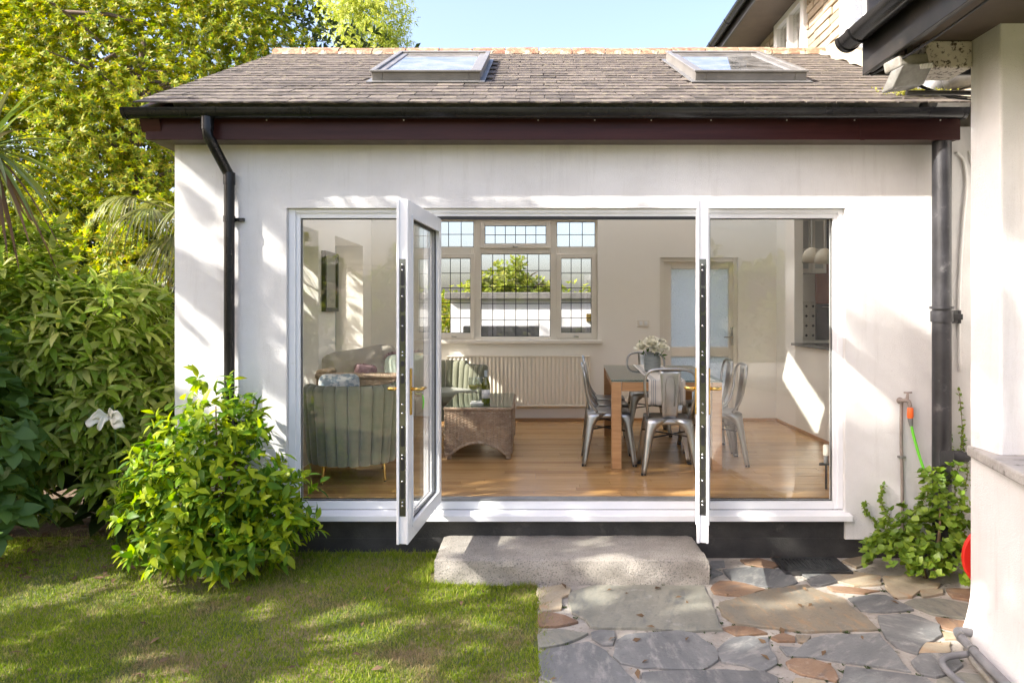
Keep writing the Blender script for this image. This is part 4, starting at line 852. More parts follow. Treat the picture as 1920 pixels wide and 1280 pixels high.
# ---- steel cafe chairs
def steel_chair(label):
    t = thing('steel_chair', label, 'chair', group='galvanised steel chairs round the dining table')
    sz = .452; hw = .178
    def seat(u, v):
        a = (u-.5)*2; b = (v-.5)*2; k = (abs(a)**6+abs(b)**6)**(1/6); m = max(abs(a), abs(b), 1e-6); s = m/max(k, 1e-6)
        x, y = a*s, b*s; w = hw*(1.0-.06*(1-v)); return (x*w, y*hw, sz-.010*(1-min(1, (x*x+y*y)))-.006*max(0, m-.93)/.07)
    mb = MB(); mb.grid(seat, 14, 14); mb.build('seat', 'galvanised', t, smooth=True, world=False, solid=.004)
    mb = MB(); ring = [(hw*math.copysign(abs(math.cos(a))**.35, math.cos(a)), hw*math.copysign(abs(math.sin(a))**.35, math.sin(a))) for a in np.linspace(0, 2*math.pi, 33)[:-1]]
    mb.grid(lambda u, v: (ring[int(round(u*32)) % 32][0]*(1+.04*v), ring[int(round(u*32)) % 32][1]*(1+.04*v), sz-.004-.045*v), 32, 2, cu=True); mb.build('apron', 'galvanised', t, smooth=True, world=False, solid=.003)
    for sx in (-1, 1):
        for sy in (-1, 1):
            mb = MB(); zs = [.445, .41, .37, .32, .25, .15, .05, 0]; wd = [.165, .12, .082, .066, .058, .048, .04, .036]
            rows = []
            for z, w in zip(zs, wd):
                k = (.445-z)/.445; cx = hw+.004+.052*k; c_y = hw+.004+.050*k
                rows.append([(sx*(cx-w), sy*c_y, z), (sx*(cx-w*.45), sy*(c_y+.004), z), (sx*(cx-.012), sy*c_y, z), (sx*cx, sy*(c_y-.012), z), (sx*(cx+.004), sy*(c_y-w*.45), z), (sx*cx, sy*(c_y-w), z)])
            vs = [p for r in rows for p in r]; fs = [(i*6+j, i*6+j+1, i*6+7+j, i*6+6+j) for i in range(len(rows)-1) for j in range(5)]
            mb.add(vs, fs); lg = mb.build('leg', 'galvanised', t, smooth=True, world=False, solid=.003)
            mb = MB(); cx = hw+.004+.052; mb.box(min(sx*(cx-.034), sx*(cx+.002)), max(sx*(cx-.034), sx*(cx+.002)), min(sy*(cx-.036), sy*cx), max(sy*(cx-.036), sy*cx), 0, .018); mb.build('foot', 'gasket', lg, world=False, bevel=.004)
    mb = MB(); mb.tube([(-.19, -.19, .29), (.19, .19, .29)], .007, 6); mb.tube([(-.19, .19, .303), (.19, -.19, .303)], .007, 6); mb.build('cross_brace', 'dark_steel', t, world=False)
    P = [(-.168, -.10, .452), (-.178, -.15, .52), (-.193, -.185, .62), (-.205, -.20, .72), (-.198, -.212, .79), (-.165, -.222, .835), (-.10, -.228, .852), (0, -.231, .855)]
    mb = MB(); mb.tube(spline(P+[(-x, y, z) for x, y, z in P[::-1][1:]], 5), .0115, 10); mb.build('back_hoop', 'galvanised', t, smooth=True, world=False)
    def splat(u, v): w = .058+.026*v; return ((u-.5)*2*w, -.172-.055*math.sin(v*1.45)+.012*(1-(2*u-1)**2), .452+.395*v)
    mb = MB(); mb.grid(splat, 6, 12); sp_ = mb.build('back_splat', 'galvanised', t, smooth=True, world=False, solid=.003)
    mb = MB(); lp = [(.25, .1), (.25, .72), (.32, .84), (.5, .87), (.68, .84), (.75, .72), (.75, .1)]
    mb.tube([Vector(splat(u, v))+Vector((0, -.003, 0)) for u, v in [(a[0]+(b[0]-a[0])*k/4, a[1]+(b[1]-a[1])*k/4) for a, b in zip(lp, lp[1:]) for k in range(4)]], .0035, 6); mb.build('pressed_rib', 'galvanised', sp_, smooth=True, world=False)
    return t
TR = R(-3.3)
def tab(x, y): c, s = math.cos(TR), math.sin(TR); return (.66+c*x-s*y, 1.02+s*x+c*y)   # table frame: x across, y away
chair0 = steel_chair('galvanised steel chair with its back to us at the near end of the table')
spots = [((.455, .00), 0, None), ((.47, 1.78), 180, 'galvanised steel chair at the far end of the table behind the vase'),
         ((-.02, .32), -90, 'nearest of the three steel chairs along the left side of the table'), ((.0, .80), -90, 'middle one of the three steel chairs along the left side of the table'), ((.0, 1.26), -90, 'farthest of the three steel chairs along the left side of the table'),
         ((.93, .36), 90, 'nearer steel chair on the right side of the table, beyond the right door'), ((.93, .92), 90, 'farther steel chair on the right side of the table')]
for (x, y), a, lab in spots:
    o = chair0 if lab is None else copy_tree(chair0)
    if lab: o['label'] = lab
    p = tab(x, y); o.location = (p[0], p[1], .001); o.rotation_euler = (0, 0, TR+R(a))
# ---- dining table
dt = thing('dining_table', 'oak dining table with a glass top and square legs', 'table', (*tab(.45, .8), 0), TR)
tw, tl, tz = .92, 1.62, .745
mb = MB(); mb.box(-tw/2, tw/2, -tl/2, tl/2, tz-.012, tz+.0); mb.build('glass_top', 'glass_top', dt, world=False, bevel=.003)
mb = MB(); mb.box(-tw/2+.004, tw/2-.004, -tl/2+.004, tl/2-.004, tz-.016, tz-.0125); mb.build('under_top', 'cabinet_grey', dt, world=False)
for sx in (-1, 1):
    for sy in (-1, 1): mb = MB(); cx, c_y = sx*(tw/2-.045), sy*(tl/2-.045); mb.box(cx-.041, cx+.041, c_y-.041, c_y+.041, .001, tz-.0165); mb.build('leg', 'oak', dt, world=False, bevel=.004)
mb = MB(); mb.box(-tw/2+.09, tw/2-.09, -tl/2+.02, -tl/2+.045, tz-.095, tz-.0166); mb.box(-tw/2+.09, tw/2-.09, tl/2-.045, tl/2-.02, tz-.095, tz-.0166); mb.box(-tw/2+.02, -tw/2+.045, -tl/2+.09, tl/2-.09, tz-.095, tz-.0166); mb.box(tw/2-.045, tw/2-.02, -tl/2+.09, tl/2-.09, tz-.095, tz-.0166); mb.build('apron', 'oak', dt, world=False, bevel=.003)
# runner
def run(u, v):
    s = -.92+1.75*v; x = (u-.5)*.30
    if s < -tl/2-.006: d = -tl/2-.006-s; return (x*(1+.05*math.sin(u*9)), -tl/2-.010-.02*math.sin(min(d*6, 1.5))*.5+.006*math.sin(u*14), tz+.004-d*2.0)
    return (x, s, tz+.003+.0012*math.sin(u*17+s*9))
mb = MB(); mb.grid(run, 18, 70); o = mb.build('table_runner', 'runner_cloth', None, smooth=True, solid=.0015)
o.location = (*tab(.45, .8), 0); o.rotation_euler = (0, 0, TR); tag(o, 'white cloth runner with grey stripes hanging over the table end', 'table runner')
# vase of roses
vx, vy = tab(.42, .82); vz = tz+.005
vs = thing('vase', 'grey stoneware jar vase on the table runner', 'vase', (vx, vy, vz)); mb = MB(); mb.lathe([(.0, 0), (.062, 0), (.074, .01), (.078, .06), (.077, .12), (.066, .145), (.055, .158), (.055, .172), (.061, .178), (.06, .184), (.05, .184), (.048, .15), (.0, .14)], (vx, vy, vz), 28); mb.build('body', 'stoneware', vs, smooth='auto')
fl_ = thing('rose_bunch', 'bunch of white roses with green leaves standing in the grey vase', 'flowers', (vx, vy, vz+.14))
for i, (dx, dy, dz, rr) in enumerate(((-.02, -.06, .27, .064), (.075, -.06, .235, .062), (-.105, -.02, .235, .060), (.0, .03, .30, .055), (.095, .03, .285, .042), (-.065, .05, .27, .052), (.015, -.10, .215, .05), (.12, .01, .215, .04))):
    c = Vector((vx+dx, vy+dy, vz+dz)); mb = MB(); ax = Vector((dx*2.2, dy*2.2-.25, .8)).normalized(); q = ax.to_track_quat('Z', 'Y')
    for k in range(16):
        lay = k//4; a0 = k*2.4; wr_ = rr*(.45+.24*lay)
        def pet(u, v, a0=a0, wr_=wr_, lay=lay): an = a0+(u-.5)*1.5; rad_ = wr_*(.35+.75*v-.15*(1-v)*(1-v)); return c+q @ Vector((math.cos(an)*rad_, math.sin(an)*rad_, rr*(-.45+1.05*v-.28*lay*v*v*.6-.35*((u-.5)*2)**2*v)))
        mb.grid(pet, 4, 4)
    mb.build('rose', 'rose', fl_, smooth=True)
    mb = MB(); mb.tube([(vx+dx*.3, vy+dy*.3, vz+.1), tuple(c-ax*rr*.4)], .003, 5); mb.build('stem', 'leaf_hydrangea', fl_)
tp = np.array([vx, vy, vz+.2])+rng.normal(size=(9, 3))*np.array([.06, .05, .03]); foliage('leaves', 'leaf_hydrangea', fl_, leaf_base(.055, .03, 3), *whorl(tp, unit(tp-np.array([vx, vy, vz+.1])), 3, .05))

# ---- wicker weaving on a rectangular panel (u along, v up) as real strands
def weave(mb, P, U, Vv, Nn, w, h, pitch=.0115, stake=.03, arch=0, rad=.0048, seed=0):
    P, U, Vv, Nn = map(Vector, (P, U, Vv, Nn)); ns = max(3, int(w/stake)); rows = int(h/pitch); r_ = random.Random(seed)
    bot = lambda u: arch*math.sin(math.pi*min(max((u/w-.10)/.80, 0), 1))**.7 if arch else 0
    for i in range(ns+1):
        u = w*i/ns; mb.tube([P+U*u+Vv*bot(u), P+U*u+Vv*h], .005, 5, False)
    for k in range(rows):
        z = pitch*(k+.5); seg = []; 
        for j in range(ns*2+1):
            u = w*j/(ns*2); on = bot(u) <= z
            if on: seg.append(P+U*u+Vv*(z+r_.uniform(-.0012, .0012))+Nn*(.007*math.sin(math.pi*(j/2+k)) if j % 2 == 0 else 0)+Nn*(.0065*(1 if ((j//2)+k) % 2 else -1) if j % 2 == 0 else 0))
            if (not on or j == ns*2) and len(seg) > 1: mb.tube(seg, rad, 5, False); seg = []
            elif not on: seg = []
    return mb
def braid(mb, pts, r=.012):
    pts = [Vector(p) for p in pts]
    for ph in (0, 2.1, 4.2):
        q = []
        for a, b in zip(pts, pts[1:]):
            n_ = max(2, int((b-a).length/.012)); d = (b-a).normalized(); x = d.cross(Vector((0, 0, 1)) if abs(d.z) < .9 else Vector((0, 1, 0))).normalized(); y = d.cross(x)
            for i in range(n_): t = i/n_; an = ph+(b-a).length*t*95; q.append(a.lerp(b, t)+x*(r*.6*math.cos(an))+y*(r*.6*math.sin(an)))
        mb.tube(q, r*.62, 5, False)
# ---- coffee table
ct = thing('coffee_table', 'woven wicker coffee table with a blue green glass top', 'table', (-.49, 1.91, 0))
cx0, cx1, cy0, cy1, cz = -.785, -.195, 1.40, 2.42, .455
mb = MB(); weave(mb, (cx0, cy0, .05), (1, 0, 0), (0, 0, 1), (0, -1, 0), cx1-cx0, cz-.06, arch=.105); mb.build('front_panel', 'wicker', ct, smooth=True)
mb = MB(); weave(mb, (cx1, cy0, .05), (0, 1, 0), (0, 0, 1), (1, 0, 0), cy1-cy0, cz-.06, arch=.105, seed=1); mb.build('side_panel', 'wicker', ct, smooth=True)
mb = MB(); weave(mb, (cx0, cy0, .05), (0, 1, 0), (0, 0, 1), (-1, 0, 0), cy1-cy0, cz-.06, pitch=.02, arch=.105, rad=.008, seed=2); mb.build('side_panel', 'wicker', ct, smooth=True)
mb = MB(); weave(mb, (cx0, cy1, .05), (1, 0, 0), (0, 0, 1), (0, 1, 0), cx1-cx0, cz-.06, pitch=.02, arch=.105, rad=.008, seed=3); mb.build('back_panel', 'wicker', ct, smooth=True)
mb = MB(); braid(mb, [(cx0, cy0, cz-.006), (cx1, cy0, cz-.006), (cx1, cy1, cz-.006), (cx0, cy1, cz-.006), (cx0, cy0, cz-.006)], .016)
arcp = [(cx0+(cx1-cx0)*t, cy0-.004, .048+.105*math.sin(math.pi*min(max((t-.10)/.80, 0), 1))**.7) for t in np.linspace(0, 1, 25)]; braid(mb, arcp, .012); mb.build('braided_edge', 'wicker', ct, smooth=True)
mb = MB(); mb.box(cx0+.012, cx1-.012, cy0+.012, cy1-.012, cz-.02, cz+.002); mb.build('top_weave', 'wicker', ct)
mb = MB(); mb.box(cx0-.002, cx1+.002, cy0-.004, cy1+.004, cz+.009, cz+.017); mb.build('glass_top', 'glass_top', ct, bevel=.002)
for x, y in ((cx0+.03, cy0+.03), (cx1-.03, cy0+.03), (cx0+.03, cy1-.03), (cx1-.03, cy1-.03)): mb = MB(); mb.lathe([(.022, .001), (.024, .02), (.022, .07), (.024, .13), (.02, .2)], (x, y, 0), 12); mb.build('leg', 'wicker', ct, smooth=True)
# wine, glasses, mat
tz2 = cz+.0172
mt_ = MB(); mt_.box(-.575, -.455, 1.56, 1.70, tz2, tz2+.012); tag(mt_.build('drinks_mat', 'slate_mat', bevel=.003), 'small pale mat under the wine glasses on the coffee table', 'mat')
for i, (x, y, lab) in enumerate(((-.545, 1.60, 'left wine glass on the pale mat on the coffee table'), (-.495, 1.665, 'right wine glass beside the bottle on the coffee table'))):
    g = thing('wine_glass', lab, 'glass', (x, y, tz2+.0125), group='wine glasses on the coffee table'); z0 = tz2+.0125
    mb = MB(); mb.lathe([(0, 0), (.036, 0), (.036, .003), (.006, .008), (.004, .09), (.012, .10), (.040, .125), (.052, .16), (.050, .195), (.044, .225), (.0425, .225), (.0485, .195), (.0505, .16), (.038, .127), (.0, .104)], (x, y, z0), 24); mb.build('bowl', 'glass_ware', g, smooth=True)
    mb = MB(); mb.lathe([(0, .1045), (.037, .128), (.047, .15), (.048, .158), (0, .158)], (x, y, z0), 24); mb.build('wine', 'wine', g, smooth='auto')
x, y = -.435, 1.60
bt = thing('wine_bottle', 'green wine bottle with a pale label and blue cap on the coffee table', 'bottle', (x, y, tz2))
mb = MB(); mb.lathe([(.0, .0), (.036, 0), (.0385, .006), (.0385, .165), (.035, .19), (.019, .225), (.0145, .245), (.0145, .30), (0, .30)], (x, y, tz2+.001), 24); mb.build('glass_body', 'bottle_glass', bt, smooth='auto')
mb = MB(); mb.lathe([(.039, .05), (.039, .13)], (x, y, tz2), 24); lb = mb.build('paper_label', 'paper_label', bt, smooth=True, solid=.0005)
mb = MB(); mb.lathe([(.0155, .245), (.016, .302), (0, .304)], (x, y, tz2), 16); mb.build('cap', 'foil', bt, smooth='auto')

# ---- fluted velvet tub chairs
def tub_chair(label):
    t = thing('tub_chair', label, 'armchair', group='green fluted velvet tub chairs')
    rad_ = .335; path = []
    L1 = .30; Lc = math.pi*rad_; tot = 2*L1+Lc; n_ = 19
    def pt(s):
        if s < L1: return Vector((-rad_, .30-s, 0)), Vector((-1, 0, 0))
        if s > L1+Lc: return Vector((rad_, s-L1-Lc, 0)), Vector((1, 0, 0))
        a = math.pi+(s-L1)/rad_; return Vector((rad_*math.cos(a), rad_*math.sin(a), 0)), Vector((math.cos(a), math.sin(a), 0))
    for k in range(n_):
        s0 = tot*k/n_; s1 = tot*(k+1)/n_; H = .755 if 3 < k < n_-4 else .72
        def f(u, v, s0=s0, s1=s1, H=H):
            an = u*2*math.pi; ca_, sa_ = math.cos(an), math.sin(an)
            a_ = math.copysign(abs(ca_)**.75, ca_); b_ = math.copysign(abs(sa_)**.8, sa_)
            e = 1 if v < .86 else math.sqrt(max(0, 1-((v-.86)/.14)**2)); z = .15+(H-.15)*(v if v < .86 else .86+.14*math.sin((v-.86)/.14*math.pi/2))
            if v < .05: e = .82+.18*v/.05
            s = (s0+s1)/2+a_*(s1-s0)/2*(.985 if v < .86 else .93+.055*e); p, nn = pt(min(max(s, 0), tot)); wid = .062*(.35+.65*e)
            sc = .88+.14*(z-.15)/.6; q = p*sc+nn*(b_*wid*(1 if b_ > 0 else .7)); return (q.x, q.y, z)
        mb = MB(); mb.grid(f, 20, 14, cu=True); mb.build('flute', 'velvet', t, smooth=True, world=False)
    plan = [(.262, .30), (.262, -.03)]+[(.262*math.cos(q), -.03+.262*math.sin(q)) for q in np.linspace(0, -math.pi, 13)[1:-1]]+[(-.262, -.03), (-.262, .30)]
    mb = MB(); mb.prism([(x, y, .315) for x, y in plan], (0, 0, .14)); mb.build('seat_cushion', 'velvet', t, smooth='auto', world=False, bevel=.045)
    mb = MB(); mb.prism([(x*.98, y*.98, .155) for x, y in plan], (0, 0, .158)); mb.build('seat_base', 'velvet', t, smooth='auto', world=False, bevel=.02)
    for x in (-.235, .235):
        for y in (-.21, .25): mb = MB(); mb.tube([(x*.95, y*.95, .18), (x, y, .006)], [.014, .010], 10); lg = mb.build('leg', 'brass', t, smooth='auto', world=False); mb = MB(); mb.lathe([(.011, 0), (.011, .006)], (x, y, .0008), 10); mb.build('foot_pad', 'gasket', lg, world=False)
    return t
c0 = tub_chair('sage green fluted velvet tub chair seen from behind through the left pane'); c0.location = (-1.43, .74, .0); c0.rotation_euler = (0, 0, R(14))
c1 = copy_tree(c0); c1['label'] = 'fluted velvet tub chair by the radiator, facing us behind the coffee table'; c1.location = (-.98, 2.92, 0); c1.rotation_euler = (0, 0, R(222))
# ---- wicker sofa along the side wall
so = thing('wicker_sofa', 'wicker sofa with beige cushions along the side wall behind the tub chair', 'sofa', (-1.5, 1.9, 0))
mb = MB(); weave(mb, (-1.90, 1.32, .10), (1, 0, 0), (0, 0, 1), (0, -1, 0), .80, .64, seed=5); mb.build('near_arm', 'wicker', so, smooth=True)
mb = MB(); mb.box(-1.90, -1.10, 1.335, 1.46, .10, .725); mb.box(-1.9, -1.10, 2.42, 2.54, .1, .62); mb.box(-1.9, -1.12, 1.46, 2.42, .1, .30); mb.box(-1.92, -1.80, 1.34, 2.54, .1, .80); mb.build('frame', 'wicker', so, bevel=.02)
mb = MB(); braid(mb, [(-1.91, 1.325, .745), (-1.10, 1.325, .745), (-1.09, 1.46, .735)], .022); braid(mb, [(-1.91, 1.44, .748), (-1.10, 1.44, .745)], .022); mb.build('braided_edge', 'wicker', so, smooth=True)
def pillow(mb, c, w, h, d, rot, sag=.12):
    m = Matrix.Translation(c) @ rot.to_matrix().to_4x4()
    def f(u, v):
        th = u*2*math.pi; ph = (v-.5)*math.pi; cx_, sx_2 = math.cos(th), math.sin(th); cp = math.cos(ph)
        x = math.copysign(abs(cx_)**.45, cx_)*cp**.55; z = math.copysign(abs(sx_2)**.45, sx_2)*cp**.55; y = math.sin(ph)*(1-.55*max(abs(x), abs(z))**3)
        return m @ Vector((x*w/2*(1-sag*(1-abs(z))*.35), y*d/2, z*h/2*(1-sag*(1-abs(x))*.6)))
    mb.grid(f, 40, 16, cu=True)
from mathutils import Euler
mb = MB(); mb.box(-1.79, -1.12, 1.47, 2.41, .301, .45); mb.build('seat_cushion', 'linen', so, bevel=.04)
mb = MB(); pillow(mb, Vector((-1.60, 1.70, .76)), .72, .46, .24, Euler((R(-14), R(-9), R(16))))
cu = mb.build('back_cushion', 'linen', so, smooth=True)
for i, (c, w, h, e, mt2, nm, lab) in enumerate(((Vector((-1.165, 1.66, .74)), .43, .40, Euler((R(-16), R(-4), R(4))), 'floral', 'floral_cushion', 'duck egg floral cushion with a pink frill leaning on the sofa arm'), (Vector((-1.52, 1.50, .77)), .19, .13, Euler((R(-20), R(8), 0)), 'pink_frill', 'pink_cushion', 'small pink ruffled cushion on the wicker sofa'))):
    mb = MB(); pillow(mb, c, w, h, .15, e); t = thing(nm, lab, 'cushion', tuple(c)); mb.build('cover', mt2, t, smooth=True)
    m = Matrix.Translation(c) @ e.to_matrix().to_4x4(); mb = MB()
    def fr(u, v, w=w, h=h, m=m):
        th = u*2*math.pi; cx_, sx_2 = math.cos(th), math.sin(th); q = Vector((math.copysign(abs(cx_)**.42, cx_)*w/2*(.97+.11*v), .022*v*math.sin(u*190), math.copysign(abs(sx_2)**.42, sx_2)*h/2*(.97+.12*v))); return m @ q
    mb.grid(fr, 240, 3, cu=True); mb.build('frill', 'pink_frill', t, smooth=True, solid=.002)
mb = MB(); pillow(mb, Vector((-1.60, .93, .66)), .34, .32, .12, Euler((R(-25), 0, R(14)))); tag(mb.build('blue_cushion', 'cushion_blue', smooth=True), 'blue patterned cushion just showing over the tub chair back', 'cushion')
# ---- kitchen seen through the hatch
KY = 3.615
kc = thing('wall_cabinet', 'white kitchen wall cabinet with glazed doors seen through the hatch', 'cabinet', (3.3, KY, 1.75))
kx0, kx1, kz0, kz1 = 3.04, PX(1529, KY), PZ(512, KY-.3), 2.4
mb = MB(); mb.box(kx0, kx1, KY-.30, KY-.001, kz0, kz1); mb.build('carcass', 'tile_white', kc)
mid = (kx0+kx1)/2
for a, b in ((kx0, mid-.003), (mid+.003, kx1)):
    mb = MB(); mb.panel(a, b, kz0, kz1, KY-.325, KY-.301, [(a+.035, b-.035, kz0+.28, kz1-.05), (a+.035, b-.035, kz0+.05, kz0+.25)]); dr = mb.build('door', 'tile_white', kc, bevel=.003)
    mb = MB(); mb.panel(a+.03, b-.03, kz0+.04, kz1-.04, KY-.315, KY-.31); mb.build('pane', 'cabinet_grey', dr)
ts = thing('tile_splashback', 'cream tiled splashback with small black diamond insets', 'tiles', (3.3, KY, 1.2))
tx0, tx1, tz0, tz1 = PX(1505, KY), PX(1530, KY), .965, PZ(565, KY)
nzz = 4; st = (tz1-tz0)/nzz
for i in range(nzz):
    for j in range(2):
        a = tx0+(tx1-tx0)*j/2; mb = MB(); mb.box(a+.002, a+(tx1-tx0)/2-.002, KY-.012, KY-.001, tz0+st*i+.002, tz0+st*(i+1)-.002); tl_ = mb.build('tile', 'tile_white', ts, bevel=.002)
        c = (a+(tx1-tx0)/4, tz0+st*(i+.5)); mb = MB(); mb.prism([(c[0]-.018, KY-.0125, c[1]), (c[0], KY-.0125, c[1]-.018), (c[0]+.018, KY-.0125, c[1]), (c[0], KY-.0125, c[1]+.018)], (0, -.002, 0)); mb.build('diamond', 'oven_black', tl_)
tc = thing('tall_unit', 'tall kitchen unit with copper brown door and black oven', 'cabinet', (3.6, KY, 0))
ux0, ux1 = PX(1531, KY-.05), 4.2
mb = MB(); mb.box(ux0, ux1, KY-.05, KY-.001, PZ(570, KY-.05), 1.95); mb.build('wood_door', 'copper_wood', tc, bevel=.003); mb = MB(); mb.box(ux0, ux1, KY-.05, KY-.001, .97, PZ(571, KY-.05)); mb.build('oven', 'oven_black', tc, bevel=.004)
mb = MB(); mb.box(ux0, ux1, KY-.05, KY-.001, 1.952, 2.45); mb.build('top_panel', 'worktop', tc); mb = MB(); mb.tube([(ux0+.05, KY-.08, 1.36), (ux0+.5, KY-.08, 1.36)], .01, 8); mb.build('oven_handle', 'chrome', tc)
for i, (px, py, lab) in enumerate(((1522, 492, 'left cream pendant lamp above the kitchen hatch'), (1546, 494, 'right cream pendant lamp above the kitchen hatch'))):
    yy = 2.45-i*.12; x, z = PX(px, yy), PZ(py, yy); pl = thing('pendant_lamp', lab, 'lamp', (x, yy, 2.46), group='pendant lamps over the hatch')
    mb = MB(); mb.lathe([(.01, .155), (.03, .15), (.07, .12), (.095, .07), (.10, .0), (.097, .0), (.092, .068), (.066, .116), (.01, .147)], (x, yy, z), 24); mb.build('shade', 'lamp_cream', pl, smooth=True)
    mb = MB(); mb.tube([(x, yy, z+.15), (x, yy, 2.459)], .004, 6); mb.build('flex', 'chrome', pl); mb = MB(); mb.lathe([(0, .03), (.025, .045), (.03, .07), (.015, .11), (.012, .14)], (x, yy, z), 14); mb.build('bulb', 'tile_white', pl, smooth=True)
mb = MB(); kx, ky = 3.12, 2.2; mb.tube(spline([(kx, ky, .961), (kx, ky, 1.15), (kx+.02, ky, 1.22), (kx+.08, ky, 1.24), (kx+.13, ky, 1.20)], 6), .011, 8); mb.lathe([(.022, 0), (.022, .03), (.012, .04)], (kx, ky, .961), 12); tag(mb.build('kitchen_tap', 'chrome', smooth='auto'), 'chrome kitchen tap standing on the hatch worktop', 'tap')
# little radiator valve beside the right-hand pane
x, y = PX(1549, .35), .35
rv = thing('pipe_valve', 'cream thermostatic valve on a pipe rising from the floor at right', 'valve', (x, y, 0))
mb = MB(); mb.tube([(x, y, .001), (x, y, .2)], .009, 8); mb.tube([(x-.05, y, .185), (x+.12, y, .185)], .010, 8); mb.build('pipe', 'dark_steel', rv); mb = MB(); mb.lathe([(.016, .19), (.018, .22), (.016, .25)], (x, y, 0), 12); mb.build('body', 'grey_plastic', rv, smooth='auto'); mb = MB(); mb.lathe([(.02, .25), (.023, .26), (.022, .32), (.015, .33), (0, .331)], (x, y, 0), 14); mb.build('head', 'upvc_cream', rv, smooth='auto')
# keys in the left door
kx, ky, kz = -.70, -.76, PZ(738, -.76)
kr = thing('door_keys', 'keys with a green fob hanging from the left door lock', 'keys', (kx+.03, ky, kz))
mb = MB(); mb.box(kx+.0, kx+.045, ky-.003, ky+.003, kz-.006, kz+.006); mb.lathe([(.0, 0), (.012, 0), (.012, .003), (0, .003)], (kx+.047, ky, kz), 12, 'x'); mb.build('key', 'chrome', kr)
mb = MB(); mb.tube(spline([(kx+.047, ky, kz-.004), (kx+.056, ky-.012, kz-.04), (kx+.05, ky-.004, kz-.085), (kx+.05, ky+.014, kz-.05), (kx+.047, ky+.002, kz-.006)], 6), .004, 6); mb.build('fob', 'hose_green', kr, smooth=True)

# ================================================================ small things outside
tx, tzp = PX(1697, -.04), PZ(752, -.04)
tp_ = thing('garden_tap', 'old brass garden tap on a grey pipe against the white wall', 'tap', (tx, -.04, GZ))
mb = MB(); mb.tube(spline([(tx-.012, -.02, GZ-.05), (tx-.010, -.021, .1), (tx-.016, -.02, .4), (tx-.016, -.022, tzp-.05), (tx-.016, -.03, tzp)], 6), .011, 8); mb.build('supply_pipe', 'copper_pipe', tp_, smooth=True)
mb = MB(); mb.lathe([(.024, 0), (.024, .006), (.012, .02)], (tx-.016, -.002, tzp), 12, 'y'); mb.v = [(a, -b-.002, c) for a, b, c in mb.v]; mb.tube(spline([(tx-.035, -.035, tzp+.002), (tx-.01, -.05, tzp+.008), (tx+.012, -.065, tzp+.0), (tx+.018, -.07, tzp-.035)], 6), .014, 10); mb.tube([(tx+.004, -.058, tzp+.005), (tx+.008, -.06, tzp+.055)], [.013, .008], 8); mb.build('body', 'copper_pipe', tp_, smooth=True)
mb = MB(); mb.tube([(tx-.018, -.06, tzp+.062), (tx+.036, -.06, tzp+.062)], .0055, 8); mb.tube([(tx+.008, -.06, tzp+.05), (tx+.008, -.06, tzp+.066)], .007, 8); mb.build('tee_handle', 'copper_pipe', tp_, smooth=True)
for zz in (PZ(857, -.03),): mb = MB(); mb.box(tx-.035, tx+.012, -.034, -.0, zz-.008, zz+.008); mb.build('pipe_clip', 'flashing', tp_, bevel=.003)
hs = thing('garden_hose', 'bright green garden hose with an orange connector on the tap', 'hose', (tx+.02, -.07, GZ))
mb = MB(); mb.lathe([(.016, -.04), (.02, -.045), (.021, -.10), (.018, -.112)], (tx+.02, -.07, tzp), 14); mb.build('connector', 'hose_orange', hs, smooth='auto'); mb = MB(); mb.tube([(tx+.02, -.07, tzp-.112), (tx+.026, -.071, tzp-.165)], [.018, .012], 12); mb.build('collar', 'grey_plastic', hs, smooth='auto')
mb = MB(); mb.tube(spline([(tx+.025, -.071, tzp-.15), (tx+.045, -.075, tzp-.25), (tx+.10, -.09, tzp-.45), (tx+.165, -.13, tzp-.62), (tx+.24, -.19, tzp-.80), (tx+.3, -.22, tzp-.98), (tx+.36, -.3, GZ+.02), (tx+.5, -.5, GZ+.02)], 6), .0095, 8); mb.build('tube', 'hose_green', hs, smooth=True)
# floodlight under the wing eaves
fl2 = thing('floodlight', 'old dirty bulkhead floodlight fixed under the black eaves', 'lamp', (1.95, -1.25, 2.75))
m4 = Matrix.Translation((1.955, -1.25, 2.575)) @ Matrix.Rotation(R(-10), 4, 'Y') @ Matrix.Rotation(R(14), 4, 'Z')
def bx(mb, *a): return mb.box(*a, T=lambda x, y, z: tuple(m4 @ Vector((x, y, z))))
bx(MB(), -.09, .09, -.05, .07, .012, .07).build('housing', 'lamp_metal', fl2, bevel=.01)
mb = MB(); mb.prism([(-.098, -.075, .01), (.098, -.075, .01), (.098, .02, -.075), (-.098, .02, -.075)][:4], (0, .09, .0)); mb.v = [tuple(m4 @ Vector(v)) for v in mb.v]; mb.build('lens', 'lamp_lens', fl2, bevel=.006)
mb = MB()
for i in range(9): bx(mb, .0+.009*i, .004+.009*i, -.079, -.0755, -.02, .005)
mb.build('louvre', 'cable_white', fl2); mb = MB(); mb.box(1.94, 1.97, -1.26, -1.235, 2.63, 2.744); mb.build('bracket', 'black_paint', fl2)
fp = thing('flue_pipe', 'weathered grey flue elbow standing at the roof corner', 'pipe', (2.80, -.05, 2.72))
mb = MB(); mb.tube(spline([(2.72, .06, 2.70), (2.735, .03, 2.78), (2.77, .0, 2.86), (2.85, -.03, 2.92), (3.0, -.05, 2.94)], 6), .085, 20); mb.build('elbow', 'flue_grey', fp, smooth='auto')
for a, b in (((2.752, .01, 2.82), (2.768, -.0, 2.85)), ((2.80, -.015, 2.888), (2.83, -.025, 2.905))): mb = MB(); mb.tube([a, b], .096, 20); mb.build('collar', 'flue_grey', fp, smooth='auto')
